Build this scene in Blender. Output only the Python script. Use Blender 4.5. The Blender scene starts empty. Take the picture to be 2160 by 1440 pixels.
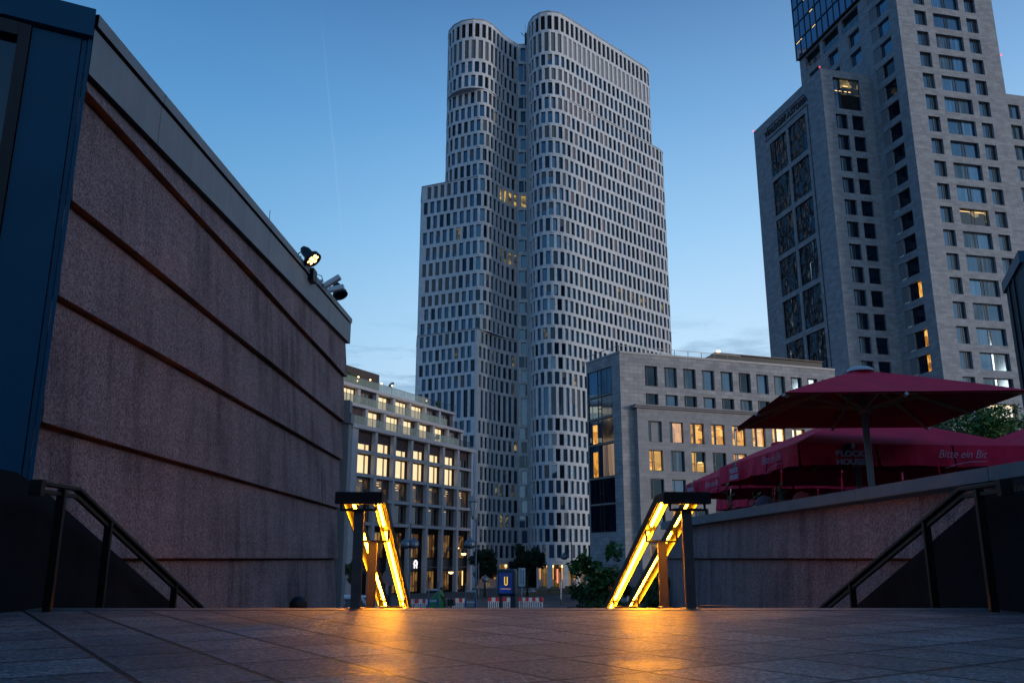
import bpy, bmesh, math, random
from mathutils import Vector, Matrix
R = math.radians
random.seed(7)
# ---------------------------------------------------------------- camera, world, sun, exposure
# the world origin is at the camera: the plaza lies 0.42 m below it, the street about 3.7 m below
sc = bpy.context.scene
COL = sc.collection
PIT = R(14.2); FPX = 1804.0
cd = bpy.data.cameras.new('camera'); cam = bpy.data.objects.new('camera', cd); COL.objects.link(cam)
cd.sensor_width = 36; cd.lens = FPX / 2160 * 36; cd.clip_end = 4000; cd.clip_start = .05
cam.location = (0, 0, 0); cam.rotation_euler = (R(90) + PIT, 0, 0)
sc.camera = cam
sc.view_settings.view_transform = 'Standard'; sc.view_settings.look = 'None'
sc.view_settings.exposure = .14; sc.view_settings.gamma = 1
SUN_EL, SUN_AZ = 6.0, 118.0       # azimuth clockwise from the view direction (+Y): behind the camera to the right
w = bpy.data.worlds.new('World'); sc.world = w; w.use_nodes = True
nt = w.node_tree; nt.nodes.clear()
def N(t, k, **kw):
    n = t.nodes.new(k)
    for a, b in kw.items():
        if a == 'inp':
            for i, v in b.items(): n.inputs[i].default_value = v
        else: setattr(n, a, b)
    return n
def L(t, a, b): t.links.new(a, b)
def mth(t, op, a, b=None, c=None, clamp=False):
    n = t.nodes.new('ShaderNodeMath'); n.operation = op; n.use_clamp = clamp
    for i, v in enumerate((a, b, c)):
        if v is None: continue
        if isinstance(v, (int, float)): n.inputs[i].default_value = v
        else: t.links.new(v, n.inputs[i])
    return n.outputs[0]
def vdot(t, a, v):
    n = t.nodes.new('ShaderNodeVectorMath'); n.operation = 'DOT_PRODUCT'; t.links.new(a, n.inputs[0]); n.inputs[1].default_value = v
    return n.outputs['Value']
def ramp(t, fac, stops, interp='LINEAR'):
    n = t.nodes.new('ShaderNodeValToRGB'); cr = n.color_ramp; cr.interpolation = interp
    while len(cr.elements) < len(stops): cr.elements.new(.5)
    for e, (p, c) in zip(cr.elements, stops):
        e.position = p; e.color = tuple(c) + (1,) if len(c) == 3 else c
    t.links.new(fac, n.inputs[0]); return n.outputs[0]
def mixc(t, fac, a, b, mode='MIX'):
    n = t.nodes.new('ShaderNodeMix'); n.data_type = 'RGBA'; n.blend_type = mode
    for i, v in ((0, fac), (6, a), (7, b)):
        if isinstance(v, (int, float)): n.inputs[i].default_value = v
        elif isinstance(v, tuple): n.inputs[i].default_value = v + (1,) if len(v) == 3 else v
        else: t.links.new(v, n.inputs[i])
    return n.outputs[2]
tc = N(nt, 'ShaderNodeTexCoord'); gen = tc.outputs['Generated']
sep = N(nt, 'ShaderNodeSeparateXYZ'); L(nt, gen, sep.inputs[0])
zz = sep.outputs['Z']
base = ramp(nt, zz, [(0.0, (.64, .80, .96)), (.12, (.58, .76, .92)), (.24, (.40, .66, .89)), (.36, (.225, .50, .80)),
                     (.48, (.110, .325, .63)), (.60, (.050, .170, .40)), (.75, (.032, .135, .36)), (1.0, (.020, .095, .29))])
sky = N(nt, 'ShaderNodeTexSky', sky_type='NISHITA', sun_disc=False, sun_elevation=R(3), sun_rotation=R(SUN_AZ), air_density=1.2, dust_density=1.5, ozone_density=3)
# dawn glow: warm light low on the side the sun comes up on (behind the camera, to the right)
glow = mth(nt, 'POWER', mth(nt, 'MAXIMUM', vdot(nt, gen, (math.sin(R(SUN_AZ)), math.cos(R(SUN_AZ)), .12)), 0), 2.2)
low = mth(nt, 'POWER', mth(nt, 'SUBTRACT', 1.0, mth(nt, 'ABSOLUTE', zz), clamp=True), 5.0)
gl = mth(nt, 'MULTIPLY', glow, low)
c1 = mixc(nt, gl, (0, 0, 0), (.50, .40, .30), 'MIX')
c1 = mixc(nt, 1.0, base, c1, 'ADD')
# slight brightening towards the right of the view, low down
side = mth(nt, 'MULTIPLY', mth(nt, 'ADD', mth(nt, 'MULTIPLY', sep.outputs['X'], 1.1), .35, clamp=True), mth(nt, 'POWER', mth(nt, 'SUBTRACT', 1.0, zz, clamp=True), 2.4))
c1 = mixc(nt, mth(nt, 'MULTIPLY', side, .72), c1, (.74, .80, .92))
# darker at far left
lft = mth(nt, 'MULTIPLY', mth(nt, 'SUBTRACT', mth(nt, 'MULTIPLY', sep.outputs['X'], -1.0), .02, clamp=True), 1.1)
c1 = mixc(nt, mth(nt, 'MULTIPLY', lft, 1.0, clamp=True), c1, (.055, .19, .42))
# thin dark stratus wisps near the horizon
mp = N(nt, 'ShaderNodeMapping'); mp.inputs['Scale'].default_value = (3.2, 3.2, 17.0); mp.inputs['Location'].default_value = (.37, .1, 1.6); L(nt, gen, mp.inputs[0])
no = N(nt, 'ShaderNodeTexNoise', inp={'Scale': 2.3, 'Detail': 7.0, 'Roughness': .62}); L(nt, mp.outputs[0], no.inputs['Vector'])
cl = mth(nt, 'MULTIPLY', mth(nt, 'SUBTRACT', no.outputs[0], .50, clamp=True), 7.5, clamp=True)
band = mth(nt, 'SUBTRACT', 1.0, mth(nt, 'MULTIPLY', mth(nt, 'ABSOLUTE', mth(nt, 'SUBTRACT', zz, .205)), 13.0), clamp=True)
c1 = mixc(nt, mth(nt, 'MULTIPLY', mth(nt, 'MULTIPLY', cl, band), .75), c1, (.15, .29, .45))
# one faint vapour trail
def dirpx(px, py):
    u, v = px - 1080, 720 - py
    d = Vector((u, FPX * math.cos(PIT) - v * math.sin(PIT), v * math.cos(PIT) + FPX * math.sin(PIT))); d.normalize(); return d
da, db = dirpx(680, 60), dirpx(724, 530)
nrm = da.cross(db).normalized(); mid = (da + db).normalized()
no2 = N(nt, 'ShaderNodeTexNoise', inp={'Scale': 9.0, 'Detail': 4.0}); L(nt, gen, no2.inputs['Vector'])
dist = mth(nt, 'ABSOLUTE', mth(nt, 'ADD', vdot(nt, gen, tuple(nrm)), mth(nt, 'MULTIPLY', mth(nt, 'SUBTRACT', no2.outputs[0], .5), .006)))
tr = mth(nt, 'SUBTRACT', 1.0, mth(nt, 'DIVIDE', dist, .0016), clamp=True)
seg = mth(nt, 'MULTIPLY', mth(nt, 'SUBTRACT', vdot(nt, gen, tuple(mid)), .989, clamp=True), 90.0, clamp=True)
c1 = mixc(nt, mth(nt, 'MULTIPLY', mth(nt, 'MULTIPLY', tr, seg), mth(nt, 'MULTIPLY', no2.outputs[0], .13)), c1, (.62, .75, .86))
# below the horizon: dark ground light
gnd = mth(nt, 'MULTIPLY', mth(nt, 'ADD', zz, .02), 40.0, clamp=True)
c1 = mixc(nt, gnd, (.03, .035, .05), c1)
bg1 = N(nt, 'ShaderNodeBackground', inp={'Strength': 1.0}); L(nt, c1, bg1.inputs[0])
bg2 = N(nt, 'ShaderNodeBackground', inp={'Strength': .008}); L(nt, sky.outputs[0], bg2.inputs[0])
ad = N(nt, 'ShaderNodeAddShader'); L(nt, bg1.outputs[0], ad.inputs[0]); L(nt, bg2.outputs[0], ad.inputs[1])
wo = N(nt, 'ShaderNodeOutputWorld'); L(nt, ad.outputs[0], wo.inputs[0])
sl = bpy.data.lights.new('sun', 'SUN'); sl.energy = 1.05; sl.angle = R(14); sl.color = (1.0, .89, .78)
so = bpy.data.objects.new('sun', sl); COL.objects.link(so)
sd = Vector((math.sin(R(SUN_AZ)) * math.cos(R(SUN_EL)), math.cos(R(SUN_AZ)) * math.cos(R(SUN_EL)), math.sin(R(SUN_EL))))
so.rotation_euler = sd.to_track_quat('Z', 'Y').to_euler()

# ---------------------------------------------------------------- layout helpers
def ray(px, py):
    u, v = px - 1080, 720 - py
    F = FPX * math.cos(PIT) - v * math.sin(PIT)
    return u / F, (v * math.cos(PIT) + FPX * math.sin(PIT)) / F
def at(px, py, Y):
    a, b = ray(px, py); return Vector((a * Y, Y, b * Y))
def s_on(px, py, P, d):
    a, b = ray(px, py)
    s = (a * P[1] - P[0]) / (d[0] - a * d[1]); return s, b * (P[1] + d[1] * s)

# ---------------------------------------------------------------- materials
MATS = {}
def base_mat(name):
    m = bpy.data.materials.new(name); m.use_nodes = True; t = m.node_tree
    p = t.nodes['Principled BSDF']; MATS[name] = m
    return m, t, p
def simple(name, col, rough=.6, metal=0, var=.15, nscale=3.0, bump=0, bscale=40, ior=1.45, coord='Object', streak=0):
    m, t, p = base_mat(name)
    tcn = N(t, 'ShaderNodeTexCoord')
    n = N(t, 'ShaderNodeTexNoise', inp={'Scale': nscale, 'Detail': 6.0, 'Roughness': .6}); L(t, tcn.outputs[coord], n.inputs['Vector'])
    f = n.outputs[0]
    if streak:
        mpn = N(t, 'ShaderNodeMapping'); mpn.inputs['Scale'].default_value = (5, 5, .35); L(t, tcn.outputs[coord], mpn.inputs[0])
        n3 = N(t, 'ShaderNodeTexNoise', inp={'Scale': 1.6, 'Detail': 5.0}); L(t, mpn.outputs[0], n3.inputs['Vector'])
        f = mth(t, 'ADD', mth(t, 'MULTIPLY', f, 1 - streak), mth(t, 'MULTIPLY', n3.outputs[0], streak))
    lo = tuple(max(0, c * (1 - var)) for c in col); hi = tuple(c * (1 + var) for c in col)
    L(t, ramp(t, f, [(.3, lo), (.7, hi)]), p.inputs['Base Color'])
    p.inputs['Roughness'].default_value = rough; p.inputs['Metallic'].default_value = metal; p.inputs['IOR'].default_value = ior
    if bump:
        n2 = N(t, 'ShaderNodeTexNoise', inp={'Scale': bscale, 'Detail': 3.0}); L(t, tcn.outputs[coord], n2.inputs['Vector'])
        b = N(t, 'ShaderNodeBump', inp={'Strength': bump, 'Distance': .01}); L(t, n2.outputs[0], b.inputs['Height']); L(t, b.outputs[0], p.inputs['Normal'])
    return m
def emit(name, col, strength):
    m, t, p = base_mat(name)
    p.inputs['Base Color'].default_value = tuple(c * .5 for c in col) + (1,)
    p.inputs['Emission Color'].default_value = tuple(col) + (1,); p.inputs['Emission Strength'].default_value = strength
    return m
def stone(name, col, bw, bh, mortar=.012, var=.18, rough=.75, dark=.55, off=.5, patch=1.0):
    m, t, p = base_mat(name)
    uv = N(t, 'ShaderNodeUVMap'); 
    b = N(t, 'ShaderNodeTexBrick', offset=off, inp={'Scale': 1.0, 'Mortar Size': mortar, 'Brick Width': bw, 'Row Height': bh, 'Mortar Smooth': .1, 'Bias': 0.0})
    b.inputs['Color1'].default_value = tuple(c * (1 - var) for c in col) + (1,)
    b.inputs['Color2'].default_value = tuple(c * (1 + var) for c in col) + (1,)
    b.inputs['Mortar'].default_value = tuple(c * dark for c in col) + (1,)
    L(t, uv.outputs[0], b.inputs['Vector'])
    n = N(t, 'ShaderNodeTexNoise', inp={'Scale': patch, 'Detail': 8.0, 'Roughness': .65}); L(t, uv.outputs[0], n.inputs['Vector'])
    L(t, mixc(t, 1.0, b.outputs[0], ramp(t, n.outputs[0], [(.3, (.78, .78, .8)), (.7, (1.15, 1.14, 1.12))]), 'MULTIPLY'), p.inputs['Base Color'])
    p.inputs['Roughness'].default_value = rough
    bp = N(t, 'ShaderNodeBump', inp={'Strength': .3, 'Distance': .01}, invert=True); L(t, b.outputs[1], bp.inputs['Height']); L(t, bp.outputs[0], p.inputs['Normal'])
    return m
def glass(name, col, rough=.05, ior=1.6, curtain=None, warp=0.0, wscale=.6):
    """window glass seen from outside: dark room behind, curtains in some, sky reflected"""
    m, t, p = base_mat(name)
    g = N(t, 'ShaderNodeNewGeometry'); rnd = g.outputs['Random Per Island']
    c = curtain or tuple(x * 3 for x in col)
    tcn = N(t, 'ShaderNodeTexCoord')
    mpn = N(t, 'ShaderNodeMapping'); mpn.inputs['Scale'].default_value = (2.6, 2.6, .15); L(t, tcn.outputs['Object'], mpn.inputs[0])
    n = N(t, 'ShaderNodeTexNoise', inp={'Scale': 1.3, 'Detail': 2.0}); L(t, mpn.outputs[0], n.inputs['Vector'])
    f = mth(t, 'MULTIPLY', mth(t, 'ADD', mth(t, 'SUBTRACT', n.outputs[0], .62), mth(t, 'MULTIPLY', rnd, .28)), 5.0, clamp=True)
    L(t, mixc(t, f, col, c), p.inputs['Base Color'])
    p.inputs['Roughness'].default_value = rough; p.inputs['IOR'].default_value = ior; p.inputs['Specular Tint'].default_value = (.5, .78, 1, 1)
    if warp:
        n2 = N(t, 'ShaderNodeTexNoise', inp={'Scale': wscale, 'Detail': 1.0}); L(t, tcn.outputs['Object'], n2.inputs['Vector'])
        b = N(t, 'ShaderNodeBump', inp={'Strength': warp, 'Distance': .5}); L(t, n2.outputs[0], b.inputs['Height']); L(t, b.outputs[0], p.inputs['Normal'])
    return m
def room(name, cols, strength, sc_=(1.6, 1.6, 1.1), rough=.1):
    """glowing pane, painted sky for the cream ones, else a lit room behind glass: bright ceiling, furniture shapes, warm walls"""
    m, t, p = base_mat(name)
    tcn = N(t, 'ShaderNodeTexCoord')
    mpn = N(t, 'ShaderNodeMapping'); mpn.inputs['Scale'].default_value = sc_; L(t, tcn.outputs['Object'], mpn.inputs[0])
    v = N(t, 'ShaderNodeTexVoronoi', distance='CHEBYCHEV', inp={'Scale': 1.0}); L(t, mpn.outputs[0], v.inputs['Vector'])
    n = N(t, 'ShaderNodeTexNoise', inp={'Scale': 1.2, 'Detail': 3.0}); L(t, mpn.outputs[0], n.inputs['Vector'])
    bw = N(t, 'ShaderNodeSeparateColor'); L(t, v.outputs['Color'], bw.inputs[0])
    f = mth(t, 'ADD', mth(t, 'MULTIPLY', bw.outputs[0], .55), mth(t, 'MULTIPLY', n.outputs[0], .5))
    c = ramp(t, f, cols)
    p.inputs['Base Color'].default_value = (.02, .02, .02, 1); p.inputs['Roughness'].default_value = rough
    L(t, c, p.inputs['Emission Color']); p.inputs['Emission Strength'].default_value = strength
    return m

M = {}
M['panel'] = stone('pale_concrete_panels', (.56, .575, .60), 2.9, 40, .008, .04, .7, .7)
M['limestone'] = stone('grey_limestone', (.265, .272, .288), 1.15, .33, .014, .16, .8, .68)
M['travertine'] = stone('travertine', (.30, .285, .285), 1.1, .42, .016, .16, .8, .5)
M['travertine_smooth'] = stone('smooth_travertine', (.27, .255, .26), 1.9, .42, .010, .09, .8, .7)
M['grid_concrete'] = simple('grid_concrete', (.36, .36, .40), .75, var=.12, nscale=1.5, streak=.4)
M['soffit_brown'] = simple('brown_soffit', (.10, .06, .05), .7)
M['frame_dark'] = simple('dark_frame', (.02, .02, .024), .4, .3)
M['frame_brown'] = simple('bronze_frame', (.06, .045, .042), .45, .4)
M['frame_light'] = simple('light_frame', (.22, .19, .17), .5, .2)
M['glass_a'] = glass('glass_blue', (.010, .036, .078), .03, 2.1, (.022, .055, .10))
M['glass_b'] = glass('glass_deep', (.002, .005, .012), .04, 1.55, (.004, .012, .025))
M['glass_c'] = glass('glass_curtain', (.02, .035, .05), .05, 1.7, (.11, .14, .17))
M['glass_refl'] = glass('glass_reflecting', (.02, .05, .09), .02, 2.3)
M['glass_chaos'] = glass('glass_wavy', (.002, .004, .008), .03, 1.5, (.008, .014, .024), .75, .55)
M['glass_tower'] = glass('glass_curtain_wall', (.006, .05, .14), .03, 2.3, (.01, .07, .19))
M['blind_grey'] = simple('grey_blind', (.105, .115, .125), .8, var=.1)
M['blind_mauve'] = simple('mauve_blind', (.19, .15, .155), .8, var=.1)
M['blind_pale'] = simple('pale_louvre', (.25, .24, .24), .7, var=.08)
M['awning_brown'] = simple('brown_awning', (.075, .052, .058), .85, var=.2)
M['cream_sky_paint'] = room('painted_sky_reflection', [(0, (.9, .55, .22)), (.25, (1, .72, .36)), (.8, (1, .80, .46))], 1.0, (.1, .1, .35))  # emissive cream stands in for dawn sky mirrored in the panes
M['warm_room'] = room('warm_lit_room', [(.15, (.05, .02, .004)), (.35, (.45, .17, .02)), (.6, (.85, .38, .05)), (.9, (1, .62, .16))], .95, (1.5, 1.5, 1.4))
M['dim_room'] = room('dim_room', [(.45, (.008, .010, .014)), (.62, (.05, .03, .015)), (.85, (.22, .10, .02))], .45, (.9, .9, 1.0), .08)
M['shop_room'] = room('shop_interior', [(.2, (.02, .012, .008)), (.45, (.10, .048, .016)), (.7, (.30, .15, .045)), (1, (.75, .42, .10))], .5, (1.1, 1.1, .8))
M['lobby'] = room('lobby_interior', [(.3, (.02, .012, .006)), (.6, (.25, .13, .03)), (1, (.6, .36, .09))], .5, (.7, .7, .4))
M['lamp_warm'] = emit('warm_lamp', (1.0, .55, .18), 6.0)
M['lamp_soft'] = emit('soft_lamp', (1.0, .62, .22), 1.6)
M['lamp_ceiling'] = emit('ceiling_light', (1.0, .58, .20), 1.3)
M['flood_glow'] = emit('floodlight_glow', (1.0, .55, .20), 4.5)
M['led_core'] = emit('led_strip', (1.0, .35, .008), 170.0)
M['led_edge'] = emit('led_halo', (1.0, .30, .004), 2.2)  # amber strip paints the glow around the LED core
M['red_light'] = emit('red_beacon', (1.0, .05, .03), 3.0)
M['logo_white'] = emit('white_sign_light', (.95, .95, 1.0), 1.3)
M['rail'] = simple('rail_bronze', (.020, .014, .013), .42, .55, var=.25, nscale=8, bump=.1)
M['post'] = simple('post_steel', (.085, .068, .066), .5, .3, var=.2, nscale=8)
M['blue_metal'] = simple('blue_painted_metal', (.008, .075, .135), .5, .1, var=.12, nscale=1.2, ior=1.3)
M['teal_metal'] = simple('teal_painted_metal', (.005, .05, .07), .75, .1, var=.12)
M['cornice'] = simple('grey_cornice_metal', (.31, .295, .295), .55, .15, var=.16, nscale=1.1, streak=.35)
M['cheek'] = simple('black_granite', (.018, .017, .019), .9, var=.35, nscale=1.2, ior=1.2)
M['coping'] = simple('stone_coping', (.21, .19, .20), .7, var=.12, nscale=2.5, bump=.15)
M['black'] = simple('black_metal', (.012, .012, .014), .45, .3)
M['grey_metal'] = simple('grey_metal', (.22, .22, .23), .45, .6)
M['white_paint'] = simple('white_paint', (.55, .55, .57), .5)
M['red_paint'] = simple('red_paint', (.5, .03, .035), .5)
M['wood_pole'] = simple('orange_wood', (.46, .20, .10), .6, var=.25, nscale=5)
M['pole_white'] = simple('pole_painted', (.28, .22, .21), .5, var=.1)
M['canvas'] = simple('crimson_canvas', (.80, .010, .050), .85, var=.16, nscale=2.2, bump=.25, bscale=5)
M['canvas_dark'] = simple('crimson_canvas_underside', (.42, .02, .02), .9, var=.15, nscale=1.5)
M['asphalt'] = simple('asphalt', (.045, .047, .05), .8, var=.25, nscale=.4, bump=.2)
M['paving'] = simple('grey_paving', (.12, .12, .125), .8, var=.2, nscale=1.0)
M['bark'] = simple('bark', (.05, .04, .03), .9, var=.3, nscale=8)
M['leaf'] = simple('leaf', (.06, .14, .025), .6, var=.5, nscale=2.2)
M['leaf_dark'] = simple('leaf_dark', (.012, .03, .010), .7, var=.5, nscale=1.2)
M['glass_rail'] = glass('balustrade_glass', (.22, .26, .21), .15, 1.5, (.30, .33, .25))
_t = M['glass_rail'].node_tree; _tr = N(_t, 'ShaderNodeBsdfTransparent'); _mx = N(_t, 'ShaderNodeMixShader', inp={0: .5}); _o = _t.nodes['Material Output']
L(_t, _t.nodes['Principled BSDF'].outputs[0], _mx.inputs[1]); L(_t, _tr.outputs[0], _mx.inputs[2]); L(_t, _mx.outputs[0], _o.inputs[0])
M['skin'] = simple('skin', (.42, .24, .17), .5)
M['hair'] = simple('dark_hair', (.012, .008, .007), .55, var=.5, nscale=30)
M['cape'] = simple('green_cape', (.015, .15, .045), .6, var=.25, nscale=4)
M['cloth_dark'] = simple('dark_cloth', (.02, .022, .03), .85)
M['brown_wall'] = simple('dark_brick', (.06, .045, .045), .85, var=.3)
M['card'] = simple('cardboard', (.28, .2, .12), .8)
M['terracotta'] = simple('red_cushion', (.25, .02, .015), .8)
M['purple'] = simple('mauve_cushion', (.12, .07, .10), .8)
# pebble-dash: fine exposed aggregate with stains running down
def pebble(name, a, b, c):
    m, t, p = base_mat(name)
    tcn = N(t, 'ShaderNodeTexCoord')
    v = N(t, 'ShaderNodeTexVoronoi', inp={'Scale': 62.0}); L(t, tcn.outputs['Object'], v.inputs['Vector'])
    n = N(t, 'ShaderNodeTexNoise', inp={'Scale': 30.0, 'Detail': 6.0, 'Roughness': .75}); L(t, tcn.outputs['Object'], n.inputs['Vector'])
    bw = N(t, 'ShaderNodeSeparateColor'); L(t, v.outputs['Color'], bw.inputs[0])
    f = mth(t, 'ADD', mth(t, 'MULTIPLY', bw.outputs[0], .45), mth(t, 'MULTIPLY', n.outputs[0], .6))
    col = ramp(t, f, [(.22, a), (.5, b), (.80, c)])
    mpn = N(t, 'ShaderNodeMapping'); mpn.inputs['Scale'].default_value = (1.6, 1.6, .13); L(t, tcn.outputs['Object'], mpn.inputs[0])
    st = N(t, 'ShaderNodeTexNoise', inp={'Scale': 2.0, 'Detail': 6.0, 'Roughness': .6}); L(t, mpn.outputs[0], st.inputs['Vector'])
    n4 = N(t, 'ShaderNodeTexNoise', inp={'Scale': .7, 'Detail': 4.0}); L(t, tcn.outputs['Object'], n4.inputs['Vector'])
    s = mth(t, 'ADD', mth(t, 'MULTIPLY', st.outputs[0], .5), mth(t, 'MULTIPLY', n4.outputs[0], .5))
    col = mixc(t, 1.0, col, ramp(t, s, [(.38, (.58, .55, .56)), (.5, (.97, .97, .97)), (.63, (1.25, 1.2, 1.18))]), 'MULTIPLY')
    L(t, col, p.inputs['Base Color']); p.inputs['Roughness'].default_value = .9; p.inputs['IOR'].default_value = 1.25
    bp = N(t, 'ShaderNodeBump', inp={'Strength': .6, 'Distance': .006}); L(t, f, bp.inputs['Height']); L(t, bp.outputs[0], p.inputs['Normal'])
    return m
M['pebble'] = pebble('pebbledash', (.135, .078, .078), (.31, .195, .19), (.54, .36, .335))
M['rust'] = simple('rusty_joint', (.17, .062, .026), .9, var=.5, nscale=2.0)
# plaza slabs, laid diagonally
def slabs():
    m, t, p = base_mat('plaza_slabs')
    tcn = N(t, 'ShaderNodeTexCoord')
    mpn = N(t, 'ShaderNodeMapping'); mpn.inputs['Rotation'].default_value = (0, 0, -R(33)); mpn.inputs['Location'].default_value = (.2, .17, 0); L(t, tcn.outputs['Object'], mpn.inputs[0])
    wn = N(t, 'ShaderNodeTexNoise', inp={'Scale': 5.0, 'Detail': 4.0}); L(t, mpn.outputs[0], wn.inputs['Vector'])
    wv = mixc(t, .006, mpn.outputs[0], wn.outputs['Color'], 'ADD')
    b = N(t, 'ShaderNodeTexBrick', offset=0.0, inp={'Scale': 1.0, 'Mortar Size': .015, 'Brick Width': .42, 'Row Height': .56, 'Mortar Smooth': .3, 'Bias': 0.0})
    b.inputs['Color1'].default_value = (.115, .112, .118, 1); b.inputs['Color2'].default_value = (.235, .226, .228, 1); b.inputs['Mortar'].default_value = (.012, .010, .010, 1)
    L(t, wv, b.inputs['Vector'])
    n = N(t, 'ShaderNodeTexNoise', inp={'Scale': 38.0, 'Detail': 5.0, 'Roughness': .8}); L(t, tcn.outputs['Object'], n.inputs['Vector'])
    n5 = N(t, 'ShaderNodeTexNoise', inp={'Scale': 1.3, 'Detail': 6.0, 'Roughness': .65}); L(t, tcn.outputs['Object'], n5.inputs['Vector'])
    col = mixc(t, 1.0, b.outputs[0], ramp(t, n.outputs[0], [(.40, (.55, .55, .55)), (.60, (1.4, 1.4, 1.4))]), 'MULTIPLY')
    col = mixc(t, 1.0, col, ramp(t, n5.outputs[0], [(.34, (.62, .62, .64)), (.66, (1.25, 1.22, 1.2))]), 'MULTIPLY')
    vs = N(t, 'ShaderNodeTexVoronoi', inp={'Scale': 75.0}); L(t, tcn.outputs['Object'], vs.inputs['Vector'])
    vsep = N(t, 'ShaderNodeSeparateColor'); L(t, vs.outputs['Color'], vsep.inputs[0])
    col = mixc(t, 1.0, col, ramp(t, vsep.outputs[0], [(.1, (.5, .5, .5)), (.5, (.95, .95, .95)), (.95, (1.7, 1.65, 1.6))]), 'MULTIPLY')
    vg = N(t, 'ShaderNodeTexVoronoi', inp={'Scale': 2.6, 'Randomness': 1.0}); L(t, tcn.outputs['Object'], vg.inputs['Vector'])
    col = mixc(t, 1.0, col, ramp(t, vg.outputs['Distance'], [(.035, (.35, .33, .33)), (.07, (1, 1, 1))]), 'MULTIPLY')
    L(t, col, p.inputs['Base Color'])
    rg = ramp(t, n5.outputs[0], [(.3, (.30, .30, .30)), (.7, (.52, .52, .52))]); L(t, rg, p.inputs['Roughness']); p.inputs['IOR'].default_value = 1.42
    h = mth(t, 'SUBTRACT', mth(t, 'ADD', mth(t, 'MULTIPLY', n.outputs[0], .5), mth(t, 'MULTIPLY', vsep.outputs[0], .22)), mth(t, 'MULTIPLY', b.outputs[1], 1.0))
    n6 = N(t, 'ShaderNodeTexNoise', inp={'Scale': 11.0, 'Detail': 6.0, 'Roughness': .7}); L(t, tcn.outputs['Object'], n6.inputs['Vector'])
    h = mth(t, 'ADD', h, mth(t, 'MULTIPLY', n6.outputs[0], 1.3))
    bp = N(t, 'ShaderNodeBump', inp={'Strength': 1.0, 'Distance': .024}); L(t, h, bp.inputs['Height']); L(t, bp.outputs[0], p.inputs['Normal'])
    return m
M['slabs'] = slabs()
M['nosing'] = simple('step_stone', (.14, .125, .12), .5, var=.3, nscale=9, bump=.3)

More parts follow.
